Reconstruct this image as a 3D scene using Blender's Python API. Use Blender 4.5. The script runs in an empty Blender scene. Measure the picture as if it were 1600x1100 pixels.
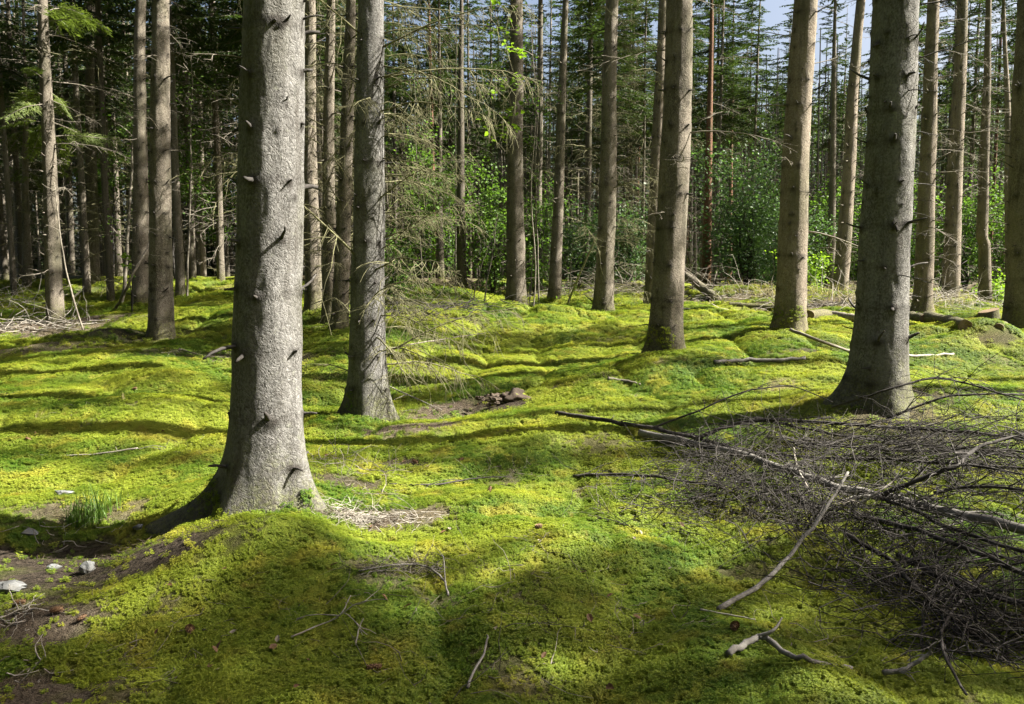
import bpy, math, random
import numpy as np
from mathutils import Vector, Matrix

rng = np.random.default_rng(11)
random.seed(11)
SC = bpy.context.scene
COL = SC.collection
R = math.radians

# ------------------------------------------------------------------ camera
PITCH = R(5.2)
EYE = np.array([0.0, 0.0, 1.5])
FPX = 1200.0                       # focal length in photo pixels (1600 wide)
cd = bpy.data.cameras.new('camera')
cd.sensor_width = 36.0
cd.lens = 27.0
cd.clip_start = 0.05
cd.clip_end = 2000.0
cam = bpy.data.objects.new('camera', cd)
COL.objects.link(cam)
cam.location = EYE
cam.rotation_euler = (math.pi/2 - PITCH, 0, 0)
SC.camera = cam

# ------------------------------------------------------------------ sky, sun, exposure
SUN_AZ = R(-1.0)                    # from +X (right of the picture) turning to +Y (away)
SUN_EL = R(43.0)
w = bpy.data.worlds.new('World')
SC.world = w
w.use_nodes = True
nt = w.node_tree
bg = nt.nodes['Background']
sky = nt.nodes.new('ShaderNodeTexSky')
sky.sky_type = 'NISHITA'
sky.sun_disc = False
sky.sun_elevation = SUN_EL
sky.sun_rotation = math.pi/2 - SUN_AZ
sky.air_density = 1.0
sky.dust_density = 7.0
nt.links.new(sky.outputs[0], bg.inputs[0])
bg.inputs[1].default_value = 0.05
sd = bpy.data.lights.new('sun', 'SUN')
sd.energy = 5.0
sd.angle = R(0.5)
sd.color = (1.0, 0.945, 0.84)
sun = bpy.data.objects.new('sun', sd)
COL.objects.link(sun)
SUNV = Vector((math.cos(SUN_EL)*math.cos(SUN_AZ), math.cos(SUN_EL)*math.sin(SUN_AZ), math.sin(SUN_EL)))
sun.rotation_euler = SUNV.to_track_quat('Z', 'Y').to_euler()
sun.location = (20, 4, 30)
vs = SC.view_settings
vs.view_transform = 'Standard'
vs.look = 'None'
vs.exposure = 2.3
vs.gamma = 1.0
vs.use_curve_mapping = False
SC.cycles.use_denoising = True
SC.cycles.denoising_prefilter = 'NONE'      # keeps the grain of moss and bark
SC.cycles.max_bounces = 6
SC.cycles.diffuse_bounces = 2
SC.cycles.transmission_bounces = 4
SC.cycles.caustics_reflective = False
SC.cycles.caustics_refractive = False

# ------------------------------------------------------------------ maths helpers
def ray(px, py):
    dx = (px-800)/FPX
    dz = -(py-550)/FPX
    c, s = math.cos(PITCH), math.sin(PITCH)
    return np.array([dx, c + dz*s, -s + dz*c])

def at_depth(px, py, D):
    d = ray(px, py)
    return EYE + d*(D/d[1])

def _hash(ix, iy, iz, seed):
    h = (ix*374761393 + iy*668265263 + iz*2147483647 + seed*974634777) & 0xffffffff
    h = ((h ^ (h >> 13))*1274126177) & 0xffffffff
    h = ((h ^ (h >> 16))*2246822519) & 0xffffffff
    h = h ^ (h >> 15)
    return (h & 0xffffff)/float(0xffffff)

def vn3(x, y, z, seed=0):
    x, y, z = np.broadcast_arrays(np.asarray(x, float), np.asarray(y, float), np.asarray(z, float))
    fx, fy, fz = np.floor(x), np.floor(y), np.floor(z)
    ix, iy, iz = fx.astype(np.int64), fy.astype(np.int64), fz.astype(np.int64)
    tx, ty, tz = x-fx, y-fy, z-fz
    sm = lambda t: t*t*t*(t*(t*6-15)+10)
    ux, uy, uz = sm(tx), sm(ty), sm(tz)
    def L(a, b, t): return a+(b-a)*t
    h = lambda a, b, c: _hash(ix+a, iy+b, iz+c, seed)
    x00 = L(h(0,0,0), h(1,0,0), ux); x10 = L(h(0,1,0), h(1,1,0), ux)
    x01 = L(h(0,0,1), h(1,0,1), ux); x11 = L(h(0,1,1), h(1,1,1), ux)
    return L(L(x00, x10, uy), L(x01, x11, uy), uz)

def vn2(x, y, seed=0):
    x, y = np.broadcast_arrays(np.asarray(x, float), np.asarray(y, float))
    fx, fy = np.floor(x), np.floor(y)
    ix, iy = fx.astype(np.int64), fy.astype(np.int64)
    tx, ty = x-fx, y-fy
    sm = lambda t: t*t*t*(t*(t*6-15)+10)
    ux, uy = sm(tx), sm(ty)
    h = lambda a, b: _hash(ix+a, iy+b, np.int64(0), seed)
    a = h(0,0)+(h(1,0)-h(0,0))*ux
    b = h(0,1)+(h(1,1)-h(0,1))*ux
    return a+(b-a)*uy

# ------------------------------------------------------------------ the lie of the land
# measured feet of the trees and other ground marks: (px, py, metres ahead of the camera)
GMARK = [(415,800,4.8),(575,655,8.4),(1372,640,6.9),(1040,552,10.0),(1233,518,11.0),(806,492,17.0),
 (943,488,17.5),(866,478,21.0),(1018,482,19.0),(88,512,16.0),(220,478,19.0),(252,520,13.0),(1590,520,12.0),
 (1440,492,16.0),(1485,468,18.0),(1538,487,20.0),(1312,457,21.0),(490,490,14.0),(530,525,12.5),
 (1103,448,28.0),(722,450,24.0),(145,445,24.0),
 (800,1100,2.7),(400,1100,2.72),(1200,1100,2.7),(1500,1080,2.75),(1400,850,4.25),(1150,760,5.3),(1580,720,5.6),
 (700,780,5.0),(800,620,8.7),(250,640,7.8),(60,620,8.2),(60,740,6.0),(950,560,10.8),(700,540,12.2),
 (100,560,11.5),(1500,560,10.0),(700,900,3.85),(880,505,15.5),(1200,580,9.2),(1000,660,6.9)]
_gp, _gz = [], []
for a, b, D in GMARK:
    p = at_depth(a, b, D)
    _gp.append(p[:2]); _gz.append(p[2])
for x, y, z in [(-25,0,-.1),(25,0,.35),(-25,14,.5),(25,14,.9),(-32,32,1.3),(32,32,1.4),(0,-12,-.1),(0,0,0.0),
                (-6,1,-.1),(6,1,.2),(-30,-15,-.1),(30,-15,.2),(-45,60,1.42),(45,60,1.45),(0,60,1.42),(0,40,1.38),(-20,40,1.36),(20,42,1.4)]:
    _gp.append((x, y)); _gz.append(z)
_gp = np.array(_gp); _gz = np.array(_gz)
def _phi(r2): return 0.5*r2*np.log(r2+1e-9)
_n = len(_gp)
_A = np.zeros((_n+3, _n+3))
_d2 = ((_gp[:,None,:]-_gp[None,:,:])**2).sum(-1)
_A[:_n,:_n] = _phi(_d2) + np.eye(_n)*1.2
_A[:_n,_n] = 1; _A[:_n,_n+1:] = _gp
_A[_n,:_n] = 1; _A[_n+1:,:_n] = _gp.T
_W = np.linalg.solve(_A, np.concatenate([_gz, [0,0,0]]))

# single swells and hollows: x, y, rx, ry, height
SWELL = [(-1.30,4.05,.52,.38,.20),(-1.75,3.72,.30,.28,.09),(-2.55,4.75,.62,.42,-.15),(-3.1,4.3,.8,.5,-.04),
 (-3.3,7.7,.8,.6,.16),(-2.6,6.6,.5,.4,.08),(6.75,11.2,.75,.55,.24),(-.2,16,.9,.7,.10),(1.2,15.5,1.0,.7,.16),(-.2,8.3,.9,.45,-.10),
 (-.9,19.5,1.4,.8,.16),(1.9,9.2,.6,.4,.09),(1.0,3.1,.5,.35,.05),(1.1,2.55,.35,.3,.08),(-.75,4.35,.45,.25,-.07),
 (-.25,4.9,.5,.35,.06),(.5,4.2,.45,.4,.06),(.55,6.7,.5,.4,.06),(2.1,7.8,.7,.5,.09),(4.3,9.2,.8,.5,.08),(-7.9,18.5,1.2,.8,.16),
 (-6.5,15.4,1.2,.5,.14),(-10,17,1.4,.8,-.05),(-2.6,12.1,1.0,.7,.14),(-4.6,9.6,1.2,.6,.08)]

TREE_FEET = []                     # filled below: (x, y, radius)

def ground(x, y):
    x, y = np.broadcast_arrays(np.asarray(x, float), np.asarray(y, float))
    shp = x.shape
    xf, yf = x.ravel(), y.ravel()
    xc, yc = np.clip(xf, -45, 45), np.clip(yf, -20, 60)
    z = np.empty(xf.shape)
    for i in range(0, len(xf), 20000):
        s = slice(i, i+20000)
        d2 = (xc[s,None]-_gp[None,:,0])**2 + (yc[s,None]-_gp[None,:,1])**2
        z[s] = _phi(d2)@_W[:_n] + _W[_n] + _W[_n+1]*xc[s] + _W[_n+2]*yc[s]
    for sx, sy, rx, ry, h in SWELL:
        z += h*np.exp(-((xf-sx)/rx)**2-((yf-sy)/ry)**2)
    wx = xf + .25*(vn2(xf*1.3, yf*1.3, 5)-.5)
    wy = yf + .25*(vn2(xf*1.3, yf*1.3, 6)-.5)
    far = np.clip(yf/9, .75, 1.6)
    z += .20*far*(vn2(wx*.55, wy*.55, 1)-.5)
    n2 = np.abs(2*vn2(wx*1.15, wy*1.15, 2)-1)
    z += .125*far*(np.sqrt(n2+.015)-.6)
    n3 = np.abs(2*vn2(wx*3.1, wy*3.1, 3)-1)
    z += .028*(np.sqrt(n3+.02)-.6)
    z += .016*(vn2(xf*9, yf*9, 4)-.5)
    for tx, ty, tr in TREE_FEET:
        z += .07*np.exp(-((xf-tx)**2+(yf-ty)**2)/(3.2*tr)**2)
    return z.reshape(shp)

def gz(x, y): return float(ground(np.array([x]), np.array([y]))[0])

def hit(px, py, h=0.0):
    """where the sight line through a photo pixel meets the ground raised by h"""
    d = ray(px, py); d = d/np.linalg.norm(d)
    t = np.linspace(1.5, 60, 900)
    P = EYE + d*t[:,None]
    f = P[:,2] - ground(P[:,0], P[:,1]) - h
    k = np.argmax(f < 0)
    if k == 0: k = len(t)-1
    t = np.linspace(t[k-1], t[k], 24)
    P = EYE + d*t[:,None]
    f = P[:,2] - ground(P[:,0], P[:,1]) - h
    k = int(np.argmax(f < 0))
    return P[k]

# ------------------------------------------------------------------ object helpers
_pat = {}
class MB:
    def __init__(s): s.v = []; s.f = []; s.n = 0; s.fa = []
    def add(s, V, F):
        V = np.asarray(V, float); F = np.asarray(F, int)
        s.v.append(V); s.fa.append(F+s.n); s.n += len(V)
    def tube(s, P, r, k=5, cap=True):
        P = np.asarray(P, float); n = len(P)
        r = np.broadcast_to(np.asarray(r, float), (n,))
        T = np.gradient(P, axis=0)
        T /= np.linalg.norm(T, axis=1)[:,None]+1e-9
        m = T.mean(0)
        up = np.array([0,0,1.]) if abs(m[2]) < .8*np.linalg.norm(m)+1e-9 else np.array([1.,0,0])
        u = np.cross(T, up); u /= np.linalg.norm(u, axis=1)[:,None]+1e-9
        v = np.cross(T, u)
        a = np.arange(k)*2*math.pi/k
        V = P[:,None,:] + r[:,None,None]*(np.cos(a)[None,:,None]*u[:,None,:] + np.sin(a)[None,:,None]*v[:,None,:])
        key = (n, k)
        if key not in _pat:
            i = np.arange(n-1)[:,None]*k; j = np.arange(k)[None,:]; j2 = (j+1) % k
            _pat[key] = np.stack([i+j, i+j2, i+k+j2, i+k+j], -1).reshape(-1, 4)
        s.add(V.reshape(-1, 3), _pat[key])
        if cap:
            b = s.n-n*k
            s.f.append(list(range(b+k-1, b-1, -1)))
            s.f.append(list(range(s.n-k, s.n)))
    def mesh(s, name, mat, smooth=True):
        me = bpy.data.meshes.new(name)
        V = np.concatenate(s.v) if s.v else np.zeros((0, 3))
        F = []
        for a in s.fa: F.extend(a.tolist())
        F.extend(s.f)
        me.from_pydata(V.tolist(), [], F)
        if smooth: me.shade_smooth()
        if mat is not None:
            for m in (mat if isinstance(mat, (list, tuple)) else [mat]): me.materials.append(m)
        return me

def link(name, me, parent=None, loc=(0,0,0), rot=(0,0,0), scale=(1,1,1)):
    o = bpy.data.objects.new(name, me)
    COL.objects.link(o)
    o.location = [float(c) for c in loc]; o.rotation_euler = rot
    o.scale = scale if not isinstance(scale, (int, float)) else (scale,)*3
    if parent is not None: o.parent = parent
    return o

def tag(o, label=None, cat=None, group=None, kind=None):
    if label: o['label'] = label
    if cat: o['category'] = cat
    if group: o['group'] = group
    if kind: o['kind'] = kind
    return o

def rdir():
    v = rng.normal(size=3); return v/np.linalg.norm(v)

# ------------------------------------------------------------------ materials
def newmat(name):
    m = bpy.data.materials.new(name); m.use_nodes = True
    t = m.node_tree
    for n in list(t.nodes): t.nodes.remove(n)
    out = t.nodes.new('ShaderNodeOutputMaterial')
    return m, t, out
class N:
    """tiny node-writing helper"""
    def __init__(s, t): s.t = t
    def new(s, ty, **kw):
        n = s.t.nodes.new(ty)
        for k, v in kw.items(): setattr(n, k, v)
        return n
    def set(s, sock, v):
        if isinstance(v, bpy.types.NodeSocket): s.t.links.new(v, sock)
        elif isinstance(v, (tuple, list)) and len(v) == 3 and sock.type == 'RGBA': sock.default_value = (*v, 1)
        else: sock.default_value = v
    def noise(s, vec, scale, detail=4, rough=.55, out=0, dist=0):
        n = s.new('ShaderNodeTexNoise'); s.set(n.inputs['Vector'], vec)
        n.inputs['Scale'].default_value = scale; n.inputs['Detail'].default_value = detail
        n.inputs['Roughness'].default_value = rough; n.inputs['Distortion'].default_value = dist
        return n.outputs[out]
    def vor(s, vec, scale, feature='F1', out='Distance'):
        n = s.new('ShaderNodeTexVoronoi', feature=feature); s.set(n.inputs['Vector'], vec)
        n.inputs['Scale'].default_value = scale
        return n.outputs[out]
    def math(s, op, a, b=0.0, clamp=False):
        n = s.new('ShaderNodeMath', operation=op, use_clamp=clamp)
        s.set(n.inputs[0], a); s.set(n.inputs[1], b); return n.outputs[0]
    def mix(s, f, a, b, mode='MIX'):
        n = s.new('ShaderNodeMix', data_type='RGBA', blend_type=mode)
        s.set(n.inputs[0], f); s.set(n.inputs[6], a); s.set(n.inputs[7], b); return n.outputs[2]
    def ramp(s, f, stops):
        n = s.new('ShaderNodeMapRange', clamp=True); s.set(n.inputs[0], f)
        n.inputs[1].default_value, n.inputs[2].default_value = stops
        n.interpolation_type = 'SMOOTHSTEP'
        return n.outputs[0]
    def mapping(s, vec, scale):
        n = s.new('ShaderNodeVectorMath', operation='MULTIPLY'); s.set(n.inputs[0], vec)
        n.inputs[1].default_value = scale; return n.outputs[0]
    def attr(s, name):
        return s.new('ShaderNodeAttribute', attribute_name=name)
    def bump(s, h, strength, dist):
        n = s.new('ShaderNodeBump'); s.set(n.inputs['Height'], h)
        n.inputs['Strength'].default_value = strength; n.inputs['Distance'].default_value = dist
        return n.outputs[0]
    def bsdf(s, col, rough=.8, normal=None, spec=.25):
        n = s.new('ShaderNodeBsdfPrincipled'); s.set(n.inputs['Base Color'], col)
        s.set(n.inputs['Roughness'], rough); n.inputs['Specular IOR Level'].default_value = spec
        if normal is not None: s.set(n.inputs['Normal'], normal)
        return n.outputs[0]
    def leaf(s, col, trans, rough=.6, spec=.2, tcol=None):
        """thin leaf: reflects and lets light through"""
        a = s.bsdf(col, rough, None, spec)
        b = s.new('ShaderNodeBsdfTranslucent'); s.set(b.inputs[0], tcol if tcol is not None else col)
        m = s.new('ShaderNodeMixShader'); m.inputs[0].default_value = trans
        s.t.links.new(a, m.inputs[1]); s.t.links.new(b.outputs[0], m.inputs[2])
        return m.outputs[0]
    def pos(s): return s.new('ShaderNodeNewGeometry').outputs['Position']
    def obj(s): return s.new('ShaderNodeTexCoord').outputs['Object']
    def orand(s): return s.new('ShaderNodeObjectInfo').outputs['Random']
    def end(s, out, sh): s.t.links.new(sh, out.inputs[0])

def moss_colour(n, p):
    """patchwork of moss hues by place on the ground"""
    a = n.noise(p, .9, 3, .5)
    b = n.noise(p, 3.3, 4, .6)
    c = n.noise(p, 22, 3, .6)
    col = n.mix(n.ramp(a, (.35,.65)), (.070,.150,.012), (.255,.300,.032))
    col = n.mix(n.math('MULTIPLY', n.ramp(b, (.50,.68)), .75), col, (.38,.35,.055))
    col = n.mix(n.math('MULTIPLY', n.ramp(n.noise(p, 2.1, 4, .6, dist=.4), (.58,.70)), .5), col, (.170,.125,.024))
    col = n.mix(n.math('MULTIPLY', n.ramp(n.noise(p, 1.3, 5, .65, dist=.6), (.55,.64)), .5), col, (.045,.105,.012))
    col = n.mix(n.math('MULTIPLY', n.ramp(n.noise(p, 6.5, 4, .65, dist=.3), (.60,.70)), .6), col, (.20,.14,.035))
    col = n.mix(n.math('MULTIPLY', n.ramp(c, (.35,.7)), .32), col, (.36,.38,.06))
    return col

def make_mats():
    M = {}
    # forest floor
    m, t, out = newmat('forest_floor'); n = N(t); p = n.pos()
    soil = n.attr('soil').outputs['Fac']; lit = n.attr('litter').outputs['Fac']
    moss = n.mix(.35, moss_colour(n, p), (.05,.075,.008))  # darkened under the sprigs so the gaps between them look shaded
    c2 = n.noise(p, 60, 4, .7)
    litc = n.mix(n.ramp(c2, (.35,.65)), (.068,.051,.036), (.20,.16,.115))
    litc = n.mix(n.math('MULTIPLY', n.ramp(n.noise(p, 9, 4, .6), (.5,.75)), .6), litc, (.25,.215,.16))
    soilc = n.mix(n.ramp(n.noise(p, 35, 5, .7), (.35,.65)), (.020,.016,.012), (.088,.070,.052))
    col = n.mix(lit, moss, litc); col = n.mix(soil, col, soilc)
    h = n.math('ADD', n.math('MULTIPLY', n.noise(p, 45, 5, .65), 1.0), n.math('MULTIPLY', n.noise(p, 160, 3, .6), .5))
    n.end(out, n.bsdf(col, .95, n.bump(h, 1.0, .06), .1)); M['floor'] = m
    # moss sprigs
    m, t, out = newmat('moss'); n = N(t); p = n.pos()
    col = moss_colour(n, p)
    fine = n.noise(p, 130, 2, .5)
    col = n.mix(n.ramp(fine, (.3,.7)), n.mix(1, col, (.72,.78,.7), 'MULTIPLY'), n.mix(1, col, (1.2,1.18,1.1), 'MULTIPLY'))
    n.end(out, n.leaf(col, .42, .55, .25, n.mix(1, col, (1.25,1.25,.8), 'MULTIPLY'))); M['moss'] = m
    # bark of several hues
    def bark(name, c0, c1, c2, scale=22, bumpd=.012, lichen=.25, red=None):
        m, t, out = newmat(name); n = N(t); o = n.obj()
        # shift the pattern from tree to tree
        sh = n.new('ShaderNodeVectorMath', operation='ADD'); n.set(sh.inputs[0], o)
        cmb = n.new('ShaderNodeCombineXYZ'); n.set(cmb.inputs[2], n.math('MULTIPLY', n.orand(), 37.0)); n.set(sh.inputs[1], cmb.outputs[0])
        q = sh.outputs[0]
        wob = n.new('ShaderNodeVectorMath', operation='ADD'); n.set(wob.inputs[0], q)
        wn = n.new('ShaderNodeTexNoise'); n.set(wn.inputs['Vector'], q); wn.inputs['Scale'].default_value = 9; 
        sc = n.new('ShaderNodeVectorMath', operation='SCALE'); n.set(sc.inputs[0], wn.outputs['Color']); sc.inputs['Scale'].default_value = .16
        n.set(wob.inputs[1], sc.outputs[0])
        qs = n.mapping(wob.outputs[0], (1,1,.62))
        cell = n.vor(qs, scale, 'DISTANCE_TO_EDGE'); cell2 = n.vor(qs, scale*2.3, 'DISTANCE_TO_EDGE')
        plate = n.new('ShaderNodeTexVoronoi'); n.set(plate.inputs['Vector'], qs); plate.inputs['Scale'].default_value = scale
        big = n.noise(n.mapping(q, (1,1,.30)), 6.0, 5, .65)
        fine = n.noise(n.mapping(q, (1,1,.7)), 70, 5, .65)
        col = n.mix(n.ramp(big, (.32,.68)), c0, c1)
        col = n.mix(n.math('MULTIPLY', n.ramp(fine, (.35,.7)), .7), col, c2)
        col = n.mix(n.math('MULTIPLY', n.math('SUBTRACT', 1, n.ramp(cell, (0,.09))), n.math('MULTIPLY', n.ramp(n.noise(q, 4.5, 3, .6), (.48,.62)), .55)), col, n.mix(1, c0, (.45,.42,.4), 'MULTIPLY'))  # plate edges darkened to paint in the small shadows of bark flakes
        pr = n.new('ShaderNodeSeparateColor'); n.set(pr.inputs[0], plate.outputs['Color'])
        col = n.mix(n.math('MULTIPLY', n.ramp(pr.outputs[0], (.72,.8)), .25), col, c2)
        # pale lichen freckles, green algae low down
        col = n.mix(n.math('MULTIPLY', n.ramp(n.noise(q, 17, 5, .75), (.58,.68)), lichen*1.6), col, (.33,.34,.27))
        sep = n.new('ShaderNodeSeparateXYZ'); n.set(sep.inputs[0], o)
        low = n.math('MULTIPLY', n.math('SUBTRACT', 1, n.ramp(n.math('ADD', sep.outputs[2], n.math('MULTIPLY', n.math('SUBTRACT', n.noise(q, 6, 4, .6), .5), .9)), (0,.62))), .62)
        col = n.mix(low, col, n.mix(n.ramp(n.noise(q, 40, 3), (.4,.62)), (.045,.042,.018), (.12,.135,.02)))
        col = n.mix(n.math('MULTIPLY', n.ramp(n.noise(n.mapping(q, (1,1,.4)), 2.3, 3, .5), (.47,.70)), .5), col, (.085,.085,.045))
        col = n.mix(n.math('MULTIPLY', n.ramp(n.noise(n.mapping(q, (1,1,.10)), 11, 4, .6), (.52,.68)), .45), col, (.055,.048,.038))
        kn = n.attr('knot').outputs['Fac']
        col = n.mix(n.math('MULTIPLY', kn, .85, True), col, (.028,.024,.02))
        hsv = n.new('ShaderNodeHueSaturation'); n.set(hsv.inputs['Color'], col)
        n.set(hsv.inputs['Value'], n.math('ADD', .82, n.math('MULTIPLY', n.orand(), .36)))
        h = n.math('ADD', n.math('ADD', n.math('MULTIPLY', n.ramp(cell, (0,.2)), .08), n.math('MULTIPLY', n.ramp(cell2, (0,.12)), .2)), n.math('ADD', n.math('MULTIPLY', fine, .7), n.math('MULTIPLY', n.math('MULTIPLY', pr.outputs[1], n.ramp(cell, (0,.22))), .20)))
        n.end(out, n.bsdf(hsv.outputs[0], .88, n.bump(h, .85, bumpd*1.2), .18)); M[name] = m
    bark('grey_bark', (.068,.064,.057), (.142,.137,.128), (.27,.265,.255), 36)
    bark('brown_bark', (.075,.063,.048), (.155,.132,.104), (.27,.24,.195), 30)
    bark('tan_bark', (.110,.090,.068), (.185,.152,.116), (.29,.25,.20), 30)
    bark('red_bark', (.10,.05,.03), (.20,.095,.055), (.26,.15,.10), 9, .02, .1)
    bark('dark_bark', (.06,.05,.04), (.11,.095,.075), (.17,.15,.12), 15)
    # dead wood in three tones
    def wood(name, a, b, c):
        m, t, out = newmat(name); n = N(t); o = n.obj()
        col = n.mix(n.ramp(n.noise(o, 14, 4, .65), (.35,.65)), a, b)
        col = n.mix(n.math('MULTIPLY', n.ramp(n.noise(o, 45, 3, .6), (.55,.75)), .8), col, c)
        n.end(out, n.bsdf(col, .85, n.bump(n.noise(o, 120, 4, .6), .5, .004), .2)); M[name] = m
    wood('dead_wood', (.115,.098,.078), (.21,.19,.155), (.20,.205,.13))
    wood('dark_twig', (.028,.025,.023), (.062,.056,.051), (.17,.16,.145))
    wood('pale_twig', (.22,.195,.16), (.36,.335,.29), (.46,.45,.41))
    wood('lichen_twig', (.095,.088,.05), (.17,.165,.085), (.22,.23,.13))
    wood('grey_wood', (.12,.112,.10), (.20,.19,.172), (.27,.26,.24))
    wood('cut_wood', (.13,.09,.055), (.20,.145,.09), (.26,.20,.13))
    wood('rotten_wood', (.042,.032,.024), (.082,.062,.046), (.14,.115,.088))
    # leaves
    def leafm(name, a, b, trans, rough, spec, ws=2.0):
        m, t, out = newmat(name); n = N(t); p = n.pos()
        r = n.new('ShaderNodeNewGeometry').outputs['Random Per Island']
        col = n.mix(n.ramp(n.noise(p, ws, 3), (.35,.65)), a, b)
        col = n.mix(n.math('MULTIPLY', r, .5), col, n.mix(.5, b, (b[0]*1.5, b[1]*1.35, b[2]*1.1)))
        n.end(out, n.leaf(col, trans, rough, spec, n.mix(1, col, (1.3,1.45,.7), 'MULTIPLY'))); M[name] = m
    leafm('spruce_needles', (.022,.040,.014), (.050,.078,.022), .25, .6, .3)
    leafm('fresh_needles', (.065,.095,.026), (.12,.155,.042), .4, .6, .25)
    leafm('broad_leaf', (.050,.105,.022), (.105,.18,.035), .45, .55, .3)
    leafm('glossy_leaf', (.045,.092,.038), (.085,.15,.058), .35, .5, .4)
    leafm('young_leaf', (.12,.21,.02), (.17,.26,.03), .5, .45, .4)
    leafm('grass_blade', (.05,.10,.02), (.10,.17,.03), .4, .5, .4)
    leafm('dry_grass', (.22,.19,.10), (.32,.29,.15), .3, .7, .2)
    # stone
    m, t, out = newmat('stone'); n = N(t); o = n.obj()
    col = n.mix(n.ramp(n.noise(o, 20, 5, .6), (.3,.7)), (.085,.09,.09), (.17,.175,.175))
    col = n.mix(n.math('MULTIPLY', n.ramp(n.noise(o, 7, 3), (.55,.75)), .6), col, (.13,.12,.09))
    n.end(out, n.bsdf(col, .7, n.bump(n.noise(o, 60, 5, .6), .5, .01), .35)); M['stone'] = m
    m, t, out = newmat('cone_scale'); n = N(t); o = n.obj()
    n.end(out, n.bsdf(n.mix(n.ramp(n.noise(o, 60, 2), (.3,.7)), (.085,.045,.022), (.18,.11,.06)), .7)); M['cone'] = m
    m, t, out = newmat('dead_leaf'); n = N(t); o = n.obj()
    n.end(out, n.leaf(n.mix(n.ramp(n.noise(o, 20, 2), (.3,.7)), (.10,.055,.028), (.18,.11,.06)), .2)); M['dead_leaf'] = m
    m, t, out = newmat('pale_leaf'); n = N(t); o = n.obj()
    n.end(out, n.leaf(n.mix(n.ramp(n.noise(o, 20, 2), (.3,.7)), (.20,.17,.13), (.30,.27,.22)), .2)); M['pale_leaf'] = m
    return M
M = make_mats()

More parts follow.
